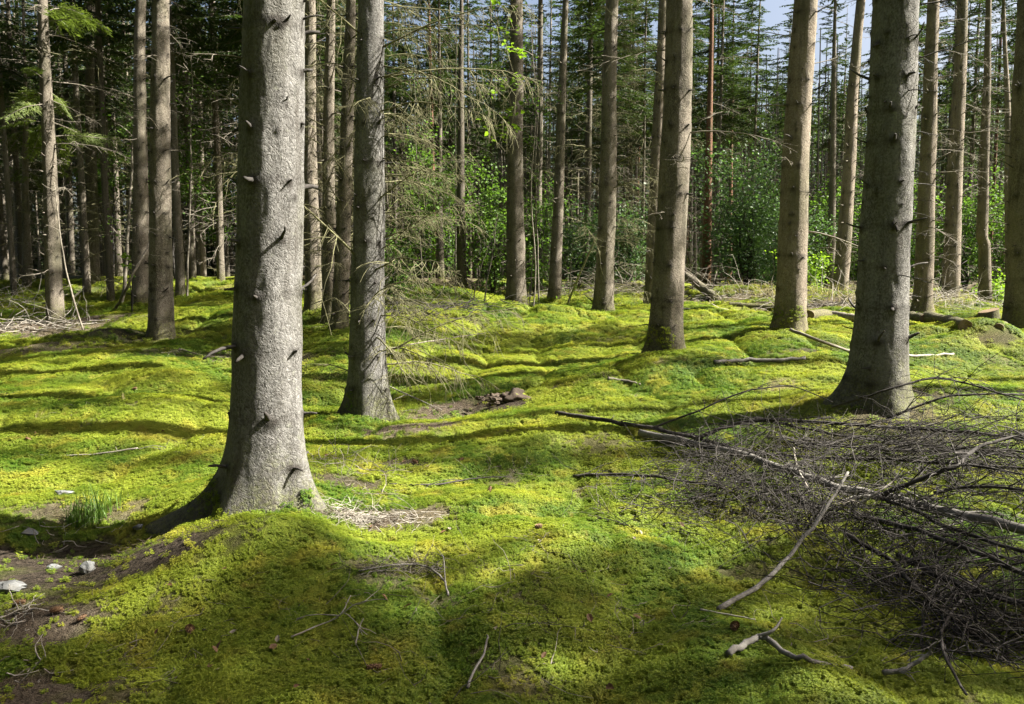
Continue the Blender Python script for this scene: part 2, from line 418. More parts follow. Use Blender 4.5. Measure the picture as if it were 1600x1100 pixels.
# ------------------------------------------------------------------ measured trees
# base px, base py, metres ahead, px of the stem at the picture's top edge, radius, bark, label, dead branches, extras
TREES = [
 dict(b=(415,800), D=4.8, top=425, r=.205, bark='grey_bark', lod=3, dead=9, side='l', twig='dead_wood', flare=.95, spread=.24,
      roots=[(2.85,2.5),(-.25,1.5),(-1.35,.5),(4.2,.9),(1.5,.7)],
      label='thick grey flaky-barked spruce at the front left, its foot behind a moss mound'),
 dict(b=(575,655), D=8.4, top=577, r=.19, taper=.0185, bark='grey_bark', lod=2, dead=46, side='r', twig='lichen_twig', flare=.8, spread=.25,
      roots=[(3.0,1.3),(-.3,1.2),(-1.4,.4),(1.5,.6)],
      label='grey spruce with many twiggy dead boughs, standing on brown litter right of the thickest trunk'),
 dict(b=(1372,640), D=6.9, top=1398, r=.212, bark='grey_bark', lod=3, dead=14, side='r', twig='dark_twig', flare=.75, spread=.22,
      roots=[(2.9,1.6),(-.1,.5),(-1.5,.6),(1.4,.6)],
      label='thick grey-brown spruce at right with ringed knots, brush pile at its foot'),
 dict(b=(1040,552), D=10.0, top=1062, r=.2, bark='brown_bark', lod=2, dead=7, side='b', twig='dead_wood', flare=.5, spread=.2,
      roots=[(3.2,1.2),(-.4,.7),(-1.4,.5)],
      label='leaning brown spruce right of centre casting a long shadow across bright moss'),
 dict(b=(1233,518), D=11.0, top=1258, r=.2, bark='tan_bark', lod=2, dead=8, side='b', twig='dead_wood', flare=.45, spread=.2,
      roots=[(3.1,1.1),(0,.6),(-1.5,.4)],
      label='straight tan spruce with small dark knots, between the leaning brown one and the ringed one'),
 dict(b=(806,492), D=17.0, top=806, r=.2, bark='brown_bark', lod=1, dead=8, side='b', twig='dead_wood', flare=.7, spread=.2,
      roots=[(3.3,1.3),(-.2,.8),(-1.3,.5)],
      label='upright brown spruce on the sunny moss bank at the middle of the picture'),
 dict(b=(943,488), D=17.5, top=957, r=.21, bark='brown_bark', lod=1, dead=32, side='r', twig='lichen_twig', flare=.5, spread=.2,
      roots=[(3.2,1.0),(-.3,.8)],
      label='brown spruce on the moss bank with olive twigs on its right, second right of centre'),
 dict(b=(866,478), D=21.0, top=884, r=.16, bark='brown_bark', lod=1, dead=8, side='b', twig='dead_wood', flare=.35, spread=.2,
      roots=[(3.2,.8)],
      label='slimmer brown spruce leaning right, between the two stouter ones on the moss bank'),
 dict(b=(1018,482), D=19.0, top=1035, r=.175, bark='tan_bark', lod=1, dead=14, side='l', twig='lichen_twig', flare=.35, spread=.2,
      roots=[(3.2,.8)],
      label='orange-brown trunk half hidden just behind the leaning brown spruce'),
 dict(b=(88,512), D=16.0, top=68, r=.155, bark='brown_bark', lod=1, dead=16, side='b', twig='dead_wood', flare=.35, spread=.2,
      roots=[(3.2,.8)],
      label='slender grey-green spruce at far left beside a heap of pale sticks'),
 dict(b=(220,478), D=19.0, top=220, r=.19, bark='brown_bark', lod=1, dead=12, side='b', twig='dead_wood', flare=.4, spread=.2,
      roots=[(3.2,.9),(-.3,.6)],
      label='spruce with a brightly sunlit right edge, left of and behind a darker trunk'),
 dict(b=(252,520), D=13.0, top=250, r=.185, bark='brown_bark', lod=2, dead=14, side='b', twig='dead_wood', flare=.35, spread=.22,
      roots=[(3.2,.9),(-.3,.6)],
      label='dull brown shaded spruce in front of the sunlit-edged one at left'),
 dict(b=(1590,520), D=12.0, top=1607, r=.19, bark='brown_bark', lod=1, dead=8, side='b', twig='dark_twig', flare=.4, spread=.2,
      roots=[(3.2,.9)],
      label='brown trunk cut off by the right edge of the picture, behind a low moss mound'),
 dict(b=(1440,492), D=16.0, top=1460, r=.175, bark='tan_bark', lod=1, dead=26, side='b', twig='dead_wood', flare=.6, spread=.2,
      roots=[(3.2,1.1),(-.3,.8)],
      label='sunlit tan spruce with thin dead twigs, first right of the ringed thick trunk'),
 dict(b=(1485,468), D=18.0, top=1503, r=.18, bark='tan_bark', lod=1, dead=24, side='b', twig='dead_wood', flare=.3, spread=.2,
      roots=[(3.2,.8)],
      label='tan spruce leaning right, second right of the ringed thick trunk'),
 dict(b=(1538,487), D=20.0, top=1546, r=.145, bark='tan_bark', lod=1, dead=16, side='b', twig='dead_wood', flare=.2, spread=.2, kink=True,
      roots=[(3.2,.8)],
      label='crooked pale trunk with a split kink low down, standing behind a cut stump'),
 dict(b=(1581,448), D=24.0, top=1571, r=.14, bark='tan_bark', lod=0, dead=12, side='b', twig='dead_wood', flare=.2, spread=.2,
      roots=[(3.2,.8)],
      label='thin pinkish trunk near the right edge against the bright sky'),
 dict(b=(1312,457), D=21.0, top=1344, r=.19, bark='tan_bark', lod=1, dead=22, side='b', twig='dead_wood', flare=.3, spread=.2,
      roots=[(3.2,.8)],
      label='tan trunk with white-lit right edge, just left of the ringed thick trunk'),
 dict(b=(1298,452), D=25.0, top=1304, r=.13, bark='brown_bark', lod=0, dead=12, side='b', twig='dead_wood', flare=.2, spread=.2,
      roots=[(3.2,.8)],
      label='narrow grey-brown trunk tucked left of the white-edged tan trunk'),
 dict(b=(1103,448), D=28.0, top=1112, r=.165, bark='red_bark', lod=0, dead=6, side='b', twig='dead_wood', flare=.2, spread=.2,
      roots=[(3.2,.8)],
      label='reddish pine trunk left of the round glossy bush'),
 dict(b=(490,490), D=14.0, top=484, r=.14, bark='brown_bark', lod=1, dead=38, side='b', twig='lichen_twig', flare=.3, spread=.2,
      roots=[(3.2,.8)],
      label='dim brown trunk touching the right edge of the thickest trunk'),
 dict(b=(516,512), D=13.4, top=517, r=.12, bark='brown_bark', lod=1, dead=38, side='b', twig='lichen_twig', flare=.3, spread=.2,
      roots=[(3.2,.8)],
      label='middle one of three dim thin trunks between the two grey front spruces'),
 dict(b=(531,525), D=12.5, top=549, r=.125, bark='brown_bark', lod=1, dead=36, side='b', twig='lichen_twig', flare=.5, spread=.2,
      roots=[(3.2,.9)],
      label='dark trunk close against the left side of the twiggy grey spruce'),
 dict(b=(722,450), D=24.0, top=720, r=.15, bark='dark_bark', lod=0, dead=12, side='b', twig='dead_wood', flare=.25, spread=.2,
      roots=[(3.2,.8)],
      label='olive-brown trunk left of the spruce on the central moss bank'),
 dict(b=(688,438), D=27.0, top=686, r=.13, bark='dark_bark', lod=0, dead=8, side='b', twig='dead_wood', flare=.2, spread=.2,
      roots=[(3.2,.8)],
      label='dark trunk with a thin bright edge, among saplings left of centre'),
 dict(b=(145,445), D=24.0, top=140, r=.19, bark='dark_bark', lod=0, dead=16, side='b', twig='dead_wood', flare=.5, spread=.25,
      roots=[(3.2,.8),(-.3,.8)],
      label='dark flared trunk in the shade, between the far left slender spruce and the sunlit-edged one'),
 dict(b=(42,448), D=24.0, top=36, r=.12, bark='brown_bark', lod=0, dead=18, side='b', twig='dead_wood', flare=.2, spread=.25,
      roots=[(3.2,.8)],
      label='slim brown trunk left of the slender spruce at far left'),
]
for T in TREES:
    p = at_depth(*T['b'], T['D']); q = at_depth(T['top'], 0, T['D'])
    T['x'], T['y'] = float(p[0]), float(p[1])
    T['lean'] = float((q[0]-p[0])/(q[2]-p[2]))
TREE_FEET += [(T['x'], T['y'], T['r']) for T in TREES[:16]]

# ------------------------------------------------------------------ forest floor
# bare places: x, y, rx, ry, (soil, litter)
def wp(px, py): p = hit(px, py); return p[0], p[1]
BARE = []
for px, py, rx, ry, s, l in [(120,880,.85,.36,1,.2),(250,860,.40,.26,1,.1),(30,905,.5,.3,1,.2),(40,975,.30,.22,.3,1),(110,800,.5,.18,.1,.8),
    (635,668,.55,.30,0,1),(700,640,.5,.35,0,1),(760,625,.5,.3,.3,.9),(790,630,.3,.25,1,.2),
    (560,805,.42,.16,.3,1),(650,800,.30,.14,.1,.9),(520,750,.35,.20,.5,.8),(620,890,.20,.05,.6,.6),(620,720,.25,.2,.2,.9),
    (60,505,2.2,.8,0,1),(60,545,1.4,.5,.1,.8),(200,520,1.3,.5,.7,.4),(340,555,.9,.3,.1,.7),(460,560,.6,.3,.1,.9),(300,548,.8,.25,.4,.5),(190,545,.7,.3,.4,.4),
    (1390,650,.5,.4,.3,.8),(1440,620,.45,.4,.4,.7),(1440,500,2.2,.5,0,1),(1300,478,2.5,1.0,0,1),(1550,530,.35,.2,.8,.3),(1450,690,.5,.3,.1,.7),
    (1130,470,2.2,1.0,.1,.9),(900,455,2.0,1.5,.5,.4),(650,492,2.0,.6,.6,.3),(1250,548,.4,.2,.8,.3),(950,530,.4,.2,0,.5),
    (1420,930,.4,.25,.5,.5),(1550,1000,.4,.3,.6,.4),(1180,800,.4,.2,.4,.5),(640,570,.5,.2,0,.4),(20,1080,.4,.2,.2,1),
    (930,690,.4,.25,.3,.6),(1270,690,.4,.2,.1,.7)]:
    x, y = wp(px, py); BARE.append((x, y, rx, ry, s, l))
def bare(x, y):
    nz = vn2(x*3.5, y*3.5, 21)*.5 + vn2(x*11, y*11, 22)*.4 + vn2(x*29, y*29, 26)*.3 - .6
    soil = np.zeros_like(x); lit = np.zeros_like(x)
    for bx, by, rx, ry, s, l in BARE:
        f = np.clip(1.45 - np.sqrt(((x-bx)/rx)**2 + ((y-by)/ry)**2) + nz*1.5, 0, 1)
        f = f*f*(3-2*f)
        soil = np.maximum(soil, f*s); lit = np.maximum(lit, f*l)
    # deep wood: more bare litter with distance
    wood = np.clip((y-19)/8, 0, 1)*np.clip(.5+1.6*(vn2(x*.5, y*.5, 23)-.45)*2, 0, 1)
    lit = np.maximum(lit, wood*.9)
    sp = vn2(x*1.7, y*1.7, 24)*.6+vn2(x*6, y*6, 25)*.4
    lit = np.maximum(lit, np.clip((sp-.76)*9, 0, .6))
    for tx, ty, tr in TREE_FEET[1:3]:
        d = np.sqrt((x-tx)**2+(y-ty)**2)/tr
        lit = np.maximum(lit, np.clip(2.0-d+nz*1.6, 0, 1)*.9)
    return soil, lit

def axis(lo, hi, h0, k):
    a = [0.0]
    while a[-1] < hi: a.append(a[-1]+max(h0, k*abs(a[-1])))
    b = [0.0]
    while b[-1] > lo: b.append(b[-1]-max(h0, k*abs(b[-1])))
    return np.array(b[:0:-1]+a)
gx = axis(-320, 320, .05, .021)
gy = np.concatenate([axis(-25, 0, .25, .15)[:-1], np.arange(0, 1.6, .2), 1.6+axis(0, 340, .042, .0165)])
X, Y = np.meshgrid(gx, gy)
Z = ground(X, Y)
nx, ny = len(gx), len(gy)
i = np.arange(ny-1)[:,None]*nx; j = np.arange(nx-1)[None,:]
F = np.stack([i+j, i+j+1, i+nx+j+1, i+nx+j], -1).reshape(-1, 4)
me = bpy.data.meshes.new('forest_floor')
V = np.stack([X.ravel(), Y.ravel(), Z.ravel()], -1)
me.vertices.add(len(V)); me.vertices.foreach_set('co', V.ravel())
me.loops.add(F.size); me.loops.foreach_set('vertex_index', F.ravel().astype(np.int32))
me.polygons.add(len(F)); me.polygons.foreach_set('loop_start', (np.arange(len(F))*4).astype(np.int32))
me.update(); me.validate(); me.shade_smooth()
so, li = bare(X.ravel(), Y.ravel())
for nm, arr in (('soil', so), ('litter', li)):
    a = me.attributes.new(nm, 'FLOAT', 'POINT'); a.data.foreach_set('value', arr.astype(np.float32))
me.materials.append(M['floor'])
tag(link('forest_floor', me), 'uneven forest floor of moss, needle litter and bare soil', 'ground', kind='structure')

# ------------------------------------------------------------------ moss: sprigs instanced over the floor
def sprig_mesh(name, nsp, seed, rad):
    r = np.random.default_rng(seed); mb = MB()
    for k in range(nsp):
        a = r.uniform(0, 6.28); d = rad*math.sqrt(r.uniform(0, 1)); c = np.array([d*math.cos(a), d*math.sin(a), -.006])
        h = r.uniform(.012, .03); tip = c + np.array([r.normal()*.005, r.normal()*.005, h])
        for lev, cnt, ln, el in ((1.0, 6, .0105, .45), (.55, 5, .012, .15)):
            p = c+(tip-c)*lev; a0 = r.uniform(0, 6.28)
            for q in range(cnt):
                t = a0+q*6.283/cnt+r.normal()*.2; e = el+r.normal()*.25
                dv = np.array([math.cos(t)*math.cos(e), math.sin(t)*math.cos(e), math.sin(e)])
                sv = np.array([-math.sin(t), math.cos(t), 0])
                L = ln*r.uniform(.8, 1.25)
                mb.add([p-sv*.0006, p+dv*L*.45+sv*.0024, p+dv*L+np.array([0,0,-.002]), p+dv*L*.45-sv*.0024], [(0,1,2,3)])
    return mb.mesh(name, M['moss'], False)
protos = [bpy.data.objects.new('moss_tuft', sprig_mesh('moss_tuft', 9, 100+k, .026)) for k in range(4)]

def scatter(name, P, rot, scl, idx, protos, label, cat):
    me = bpy.data.meshes.new(name)
    me.vertices.add(len(P)); me.vertices.foreach_set('co', P.astype(np.float32).ravel())
    a = me.attributes.new('rot', 'FLOAT_VECTOR', 'POINT'); a.data.foreach_set('vector', rot.astype(np.float32).ravel())
    a = me.attributes.new('scl', 'FLOAT', 'POINT'); a.data.foreach_set('value', scl.astype(np.float32))
    a = me.attributes.new('pick', 'INT', 'POINT'); a.data.foreach_set('value', idx.astype(np.int32))
    o = link(name, me)
    g = bpy.data.node_groups.new(name, 'GeometryNodeTree')
    g.interface.new_socket('Geometry', in_out='INPUT', socket_type='NodeSocketGeometry')
    g.interface.new_socket('Geometry', in_out='OUTPUT', socket_type='NodeSocketGeometry')
    gi = g.nodes.new('NodeGroupInput'); go = g.nodes.new('NodeGroupOutput')
    jn = g.nodes.new('GeometryNodeJoinGeometry')
    for p in reversed(protos):
        oi = g.nodes.new('GeometryNodeObjectInfo'); oi.inputs[0].default_value = p
        ti = g.nodes.new('GeometryNodeGeometryToInstance')
        g.links.new(oi.outputs['Geometry'], ti.inputs[0]); g.links.new(ti.outputs[0], jn.inputs[0])
    ip = g.nodes.new('GeometryNodeInstanceOnPoints')
    g.links.new(gi.outputs[0], ip.inputs['Points']); g.links.new(jn.outputs[0], ip.inputs['Instance'])
    ip.inputs['Pick Instance'].default_value = True
    def at(nm, ty):
        n = g.nodes.new('GeometryNodeInputNamedAttribute'); n.data_type = ty; n.inputs[0].default_value = nm
        return n.outputs['Attribute']
    e2r = g.nodes.new('FunctionNodeEulerToRotation')
    g.links.new(at('rot', 'FLOAT_VECTOR'), e2r.inputs[0])
    g.links.new(at('pick', 'INT'), ip.inputs['Instance Index'])
    g.links.new(e2r.outputs[0], ip.inputs['Rotation'])
    g.links.new(at('scl', 'FLOAT'), ip.inputs['Scale'])
    g.links.new(ip.outputs[0], go.inputs[0])
    md = o.modifiers.new('scatter', 'NODES'); md.node_group = g
    return tag(o, label, cat, kind='stuff')

def moss_points():
    P, S = [], []
    for y0, y1, dens, s in ((1.7, 3.6, 2700, .70), (3.6, 5.5, 2000, .78), (5.5, 8, 1350, .92), (8, 12, 760, 1.15), (12, 18, 330, 1.65), (18, 27, 95, 2.6)):
        hw = y1*.70+1.6
        n = int(dens*(y1-y0)*2*hw)
        x = rng.uniform(-hw, hw, n); y = rng.uniform(y0, y1, n)
        ok = np.abs(x) < y*.70+1.6
        x, y = x[ok], y[ok]
        so, li = bare(x, y)
        keep = rng.uniform(0, 1, len(x)) > np.clip(np.maximum(so, li)*1.15, 0, .95)
        thin = vn2(x*4, y*4, 31)*.7+vn2(x*13, y*13, 32)*.3
        keep &= rng.uniform(0, 1, len(x)) < np.clip(.45+(thin-.3)*3.2, .2, 1)
        x, y = x[keep], y[keep]
        hh = vn2(x*2.2, y*2.2, 33)
        P.append(np.stack([x, y, ground(x, y)], -1))
        S.append(s*(.65+.7*hh)*rng.uniform(.75, 1.3, len(x)))
    return np.concatenate(P), np.concatenate(S)
mp, ms = moss_points()
e = .02
gxn = (ground(mp[:,0]+e, mp[:,1])-ground(mp[:,0]-e, mp[:,1]))/(2*e)
gyn = (ground(mp[:,0], mp[:,1]+e)-ground(mp[:,0], mp[:,1]-e))/(2*e)
def tilt_euler(dzdx, dzdy, spin):
    n = np.stack([-dzdx, -dzdy, np.ones_like(dzdx)], -1); n /= np.linalg.norm(n, axis=1)[:,None]
    a = np.stack([np.cos(spin), np.sin(spin), np.zeros_like(spin)], -1)
    a -= n*(a*n).sum(-1)[:,None]; a /= np.linalg.norm(a, axis=1)[:,None]
    b = np.cross(n, a)
    return np.stack([np.arctan2(b[:,2], n[:,2]), -np.arcsin(np.clip(a[:,2], -1, 1)), np.arctan2(a[:,1], a[:,0])], -1)
mrot = tilt_euler(gxn, gyn, rng.uniform(0, 6.28, len(mp)))
scatter('moss', mp, mrot, ms, rng.integers(0, 4, len(mp)), protos, 'thick carpet of bright yellow-green moss over the forest floor', 'moss')

# ------------------------------------------------------------------ trunks
rng = np.random.default_rng(101)
def trunk_mesh(name, mat, r0, H, lean, taper, flare, spread, roots, stubs, lod, seed, kink=False):
    """tapered stem with root flare, whorl swellings and rough bark; z = 0 at the foot"""
    k = {3: 96, 2: 56, 1: 28, 0: 14}[lod]
    dz = {3: .02, 2: .04, 1: .08, 0: .3}[lod]
    zs = [-.25]
    while zs[-1] < H:
        z = zs[-1]
        zs.append(z + (dz if z < (4.6 if lod == 3 else 6.5) else .5) * (.6 if (lod < 2 and z < .5) else 1))
    zs[-1] = H
    zs = np.array(zs)
    th = np.arange(k)*2*math.pi/k
    Z, TH = np.meshgrid(zs, th, indexing='ij')
    zz = np.clip(Z, 0, None)
    rad = np.where(zz < H*.55, r0-taper*zz, 0)
    rH = max(r0-taper*H*.55, .04)
    rad = np.where(zz < H*.55, np.maximum(r0-taper*zz, .04), rH*(1-(zz-H*.55)/(H*.45))+.012)
    lob = np.zeros_like(Z)
    for a, s in roots:
        d = np.abs((TH-a+math.pi) % (2*math.pi)-math.pi)
        lob += s*np.exp(-(d/.42)**2)
    fl = flare*np.exp(-(np.clip(Z, -.1, None)/spread))
    rad = rad*(1+fl*(.28+lob*.75))
    cx, sy = np.cos(TH), np.sin(TH)
    # slow irregular ovality, and bark roughness
    rad *= 1+.05*(vn3(cx*1.2+seed, sy*1.2, Z*.8, seed)-.5)*2
    if lod >= 1:
        rad += .012*(vn3(cx*3+seed*3, sy*3, Z*3.5, seed+1)-.5)
    if lod >= 2:
        rad += .004*(vn3(cx*9, sy*9+seed, Z*14, seed+2)-.5)
        rad += .0025*np.abs(vn3(cx*20, sy*20+seed, Z*40, seed+5)-.5)
    kn = np.zeros_like(Z)
    for z, a, ln, rr in stubs:
        d = np.abs((TH-a+math.pi) % (2*math.pi)-math.pi)*r0
        g = np.exp(-(d/(rr*3.0))**2-((Z-z+.006)/(rr*2.2))**2)
        kn += g
        rad += .012*g
        kn += .45*np.exp(-(d/(rr*1.8))**2)*np.where(Z < z, np.exp(-(z-Z)/.10), 0)
        kn += .30*np.exp(-((Z-z)/.03)**2)*(ln > 0)*np.exp(-(d/.20)**2)
    ax = lean*zz + .05*(vn2(zz*.35, seed*3.3, 7)-.5)*np.clip(zz, 0, 2)*.6
    ay = .05*(vn2(zz*.35, seed*5.1, 8)-.5)*np.clip(zz, 0, 2)*.6
    if kink: ax = ax - .07*np.clip((zz-1.6)/.12, 0, 1) + .07*np.clip((zz-1.6)/4, 0, 1) + .02*np.clip(zz-.0, 0, 1.6)*(-1)
    V = np.stack([ax+rad*cx, ay+rad*sy, Z], -1).reshape(-1, 3)
    mb = MB()
    n = len(zs)
    i = np.arange(n-1)[:,None]*k; j = np.arange(k)[None,:]; j2 = (j+1) % k
    mb.add(V, np.stack([i+j, i+j2, i+k+j2, i+k+j], -1).reshape(-1, 4))
    mb.f.append(list(range((n-1)*k, n*k)))
    me = mb.mesh(name, mat)
    a = me.attributes.new('knot', 'FLOAT', 'POINT'); a.data.foreach_set('value', np.clip(kn, 0, 1).astype(np.float32).ravel())
    def centre(z):
        b = int(np.argmin(np.abs(zs-z)))
        return np.array([float(np.asarray(ax)[b,0]), float(np.asarray(ay)[b,0]), z])
    def radius(z):
        return float(np.maximum(r0-taper*z, .04))
    return me, centre, radius

# ------------------------------------------------------------------ dead branches and stubs (shared meshes, pointing along +X)
rng = np.random.default_rng(102)
def wander(p0, d, L, n, bend, droop=0.0):
    """a crooked line of n points"""
    P = [np.array(p0, float)]; d = np.array(d, float); d /= np.linalg.norm(d)
    for _ in range(n-1):
        d = d + rng.normal(size=3)*bend + np.array([0,0,-droop]); d /= np.linalg.norm(d)
        P.append(P[-1]+d*L/(n-1))
    return np.array(P)

def dead_branch_mesh(mat, L, twigs, fine, droop, r=.009, hang=.0):
    mb = MB()
    main = wander((-.02,0,0), (1,0,rng.uniform(-.05,.35)), L, 9, .09, droop)
    rr = np.linspace(r, .0022, 9)
    mb.tube(main, rr, 5)
    for q in range(twigs):
        t = rng.uniform(.12, .98); f = t*8; a = int(min(f, 7)); p = main[a]+(main[a+1]-main[a])*(f-a)
        ax = main[a+1]-main[a]; ax /= np.linalg.norm(ax)
        s = rng.choice((-1, 1)); side = np.cross(ax, (0,0,1)); side /= np.linalg.norm(side)+1e-9
        d = ax*rng.uniform(.3, .9)+side*s*rng.uniform(.4, 1)+np.array([0,0,rng.uniform(-.5,.3)-hang])
        l = L*rng.uniform(.12, .42)*(1.1-t*.6)
        tw = wander(p, d, l, 5, .14, hang*.25)
        mb.tube(tw, np.linspace(max(r*.5*(1-t*.5), .0030), .0018, 5), 3, False)
        for u in range(rng.poisson(fine)):
            b = rng.integers(1, 5)
            mb.tube(wander(tw[b], tw[b]-tw[b-1]+rdir()*l*.22+np.array([0,0,-hang*.1]), l*rng.uniform(.25, .6), 3, .2, hang*.3), [.0026, .0022, .0015], 3, False)
    return mb.mesh('dead_branch', mat)

DEAD = {}
for mt, spec in (('dead_wood', [(.9,9,1,.02,.008,.05),(1.3,12,1.2,.05,.010,.1),(.6,6,.6,0,.007,0),(1.5,14,1.5,.06,.011,.15),(.45,4,.5,0,.006,0)]),
                 ('lichen_twig', [(1.1,22,2.2,.03,.009,.35),(1.4,28,2.4,.04,.010,.45),(.8,16,1.8,.02,.008,.25),(1.7,34,2.2,.05,.012,.5),(1.0,20,2.4,.0,.009,.3)]),
                 ('dark_twig', [(.7,5,.6,.0,.009,0),(1.2,9,1.0,-.02,.013,0),(.35,3,.4,0,.007,0),(.9,7,1,.03,.010,.05)])):
    DEAD[mt] = [dead_branch_mesh(M[mt], *s) for s in spec]
STUB = []
for q in range(6):
    mb = MB(); L = (.025, .04, .06, .09, .05, .14)[q]
    P = wander((-.02,0,0), (1,0,rng.uniform(-.1,.5)), L+.02, 5, .16)
    mb.tube(P, np.linspace(.012, .005, 5)*(1 if L < .08 else .8), 6)
    STUB.append((mb.mesh('branch_stub', M['dark_twig']), L))

# ------------------------------------------------------------------ living spruce boughs and crowns
rng = np.random.default_rng(103)
def ribbon_twigs(mb, P0, D, L, Wd, up):
    """flat needle-clad shoots: one folded blade each"""
    P0, D, up = np.asarray(P0), np.asarray(D), np.asarray(up)
    D = D/np.linalg.norm(D, axis=1)[:,None]
    S = np.cross(D, up); S /= np.linalg.norm(S, axis=1)[:,None]+1e-9
    L = np.asarray(L)[:,None]; Wd = np.asarray(Wd)[:,None]
    V = np.stack([P0, P0+D*L*.35+S*Wd, P0+D*L+np.array([0,0,-.15])*L, P0+D*L*.35-S*Wd], 1).reshape(-1, 3)
    F = np.arange(len(P0)*4).reshape(-1, 4)
    mb.add(V, F)

def bough(mb, stem, L, n_side, p0, d, w=.016, droop=.05, sub=4):
    main = wander(p0, d, L, 7, .07, droop)
    stem.tube(main, np.linspace(.014, .003, 7)*max(L/1.6, .5), 4, False)
    A, B, C, Wd = [], [], [], []
    for q in range(n_side):
        t = (q+rng.uniform(0, 1))/n_side; t = .12+.88*t; f = t*6; a = int(min(f, 5)); p = main[a]+(main[a+1]-main[a])*(f-a)
        ax = main[a+1]-main[a]; ax = ax/np.linalg.norm(ax)
        side = np.cross(ax, (0,0,1)); side /= np.linalg.norm(side)+1e-9
        s = 1 if q % 2 else -1
        dv = ax*rng.uniform(.5, .9)+side*s*rng.uniform(.6, 1)+np.array([0,0,rng.uniform(-.3,.12)])
        dv /= np.linalg.norm(dv); l = L*rng.uniform(.16, .30)*(1.15-t*.75)
        A.append(p); B.append(dv); C.append(l*1.05); Wd.append(w)
        for u in range(sub):
            g = rng.uniform(.1, .9); pp = p+dv*l*g+np.array([0,0,-.04*l*g])
            s2 = np.cross(dv, (0,0,1)); s2 /= np.linalg.norm(s2)+1e-9
            A.append(pp); B.append(dv*.7+s2*rng.choice((-1,1))*rng.uniform(.5,1)+rng.normal(size=3)*.15); C.append(l*rng.uniform(.3,.55)); Wd.append(w*.9)
    ribbon_twigs(mb, A, B, C, Wd, np.tile([0,0,1.], (len(A), 1))+rng.normal(size=(len(A),3))*.35)

def crown_mesh(hgt, rad, nb, n_side, dens=1.0):
    mb = MB(); st = MB()
    for q in range(nb):
        t = (q+rng.uniform(0,1))/nb
        z = hgt*t**1.15
        L = rad*(1-t)**.75*rng.uniform(.65, 1.1)*(.75 if t < .08 else 1)+.22
        a = rng.uniform(0, 6.283); el = -.25+.75*t+rng.normal()*.12
        d = (math.cos(a), math.sin(a), el)
        bough(mb, st, L, n_side, (0,0,z), d, .027, .02+.03*rng.uniform(), 4)
    nq = sum(len(x) for x in mb.fa)
    for v, f in zip(st.v, st.fa): pass
    me = MB(); me.v = mb.v+st.v; me.fa = mb.fa+[f+mb.n for f in st.fa]; me.n = mb.n+st.n
    mesh = me.mesh('crown', [M['spruce_needles'], M['dead_wood']], False)
    idx = np.zeros(len(mesh.polygons), np.int32); idx[nq:] = 1
    mesh.polygons.foreach_set('material_index', idx)
    return mesh
CROWN = [crown_mesh(10.5, 1.75, 120, 22), crown_mesh(9.5, 1.55, 105, 22), crown_mesh(11.5, 2.0, 130, 24), crown_mesh(8.5, 1.3, 95, 20)]

def live_bough_mesh(L, n):
    mb = MB(); st = MB(); bough(mb, st, L, n, (0,0,0), (1,0,.05), .014, .07, 7)
    nq = sum(len(x) for x in mb.fa)
    me = MB(); me.v = mb.v+st.v; me.fa = mb.fa+[f+mb.n for f in st.fa]
    mesh = me.mesh('live_bough', [M['fresh_needles'], M['dead_wood']], False)
    idx = np.zeros(len(mesh.polygons), np.int32); idx[nq:] = 1
    mesh.polygons.foreach_set('material_index', idx)
    return mesh
LIVE = [live_bough_mesh(1.6, 46), live_bough_mesh(1.1, 36), live_bough_mesh(2.0, 56)]

def stuff_twigs(mat, n, H0, H1, Ls):
    """thin dead branches of a far trunk, too fine to tell apart"""
    mb = MB()
    for q in range(n):
        z = rng.uniform(H0, H1); a = rng.uniform(0, 6.28)
        d = np.array([math.cos(a), math.sin(a), rng.uniform(-.25, .3)]); L = rng.uniform(*Ls)
        P = wander(d*.08+np.array([0,0,z]), d, L, 5, .12, .04)
        mb.tube(P, np.linspace(.013, .005, 5), 3, False)
        for u in range(6):
            b = rng.integers(1, 5)
            mb.tube(wander(P[b], P[b]-P[b-1]+rdir()*L*.3+np.array([0,0,-.1]), L*rng.uniform(.2,.5), 3, .2, .1), [.006,.005,.003], 3, False)
    return mb.mesh('dead_twigs', mat)
FARTWIG = [stuff_twigs(M['dead_wood'], 56, .8, 9.5, (.5, 1.4)), stuff_twigs(M['lichen_twig'], 64, .6, 9.5, (.5, 1.6)), stuff_twigs(M['dead_wood'], 44, 1.5, 9.5, (.4, 1.1))]

def add_crown(root, z, ci, sc=1.0, lean=0.0):
    o = link('crown', CROWN[ci % 4], root, (lean*z, 0, z), (0, 0, rng.uniform(0, 6.28)), (sc, sc, 1.0))
    return o

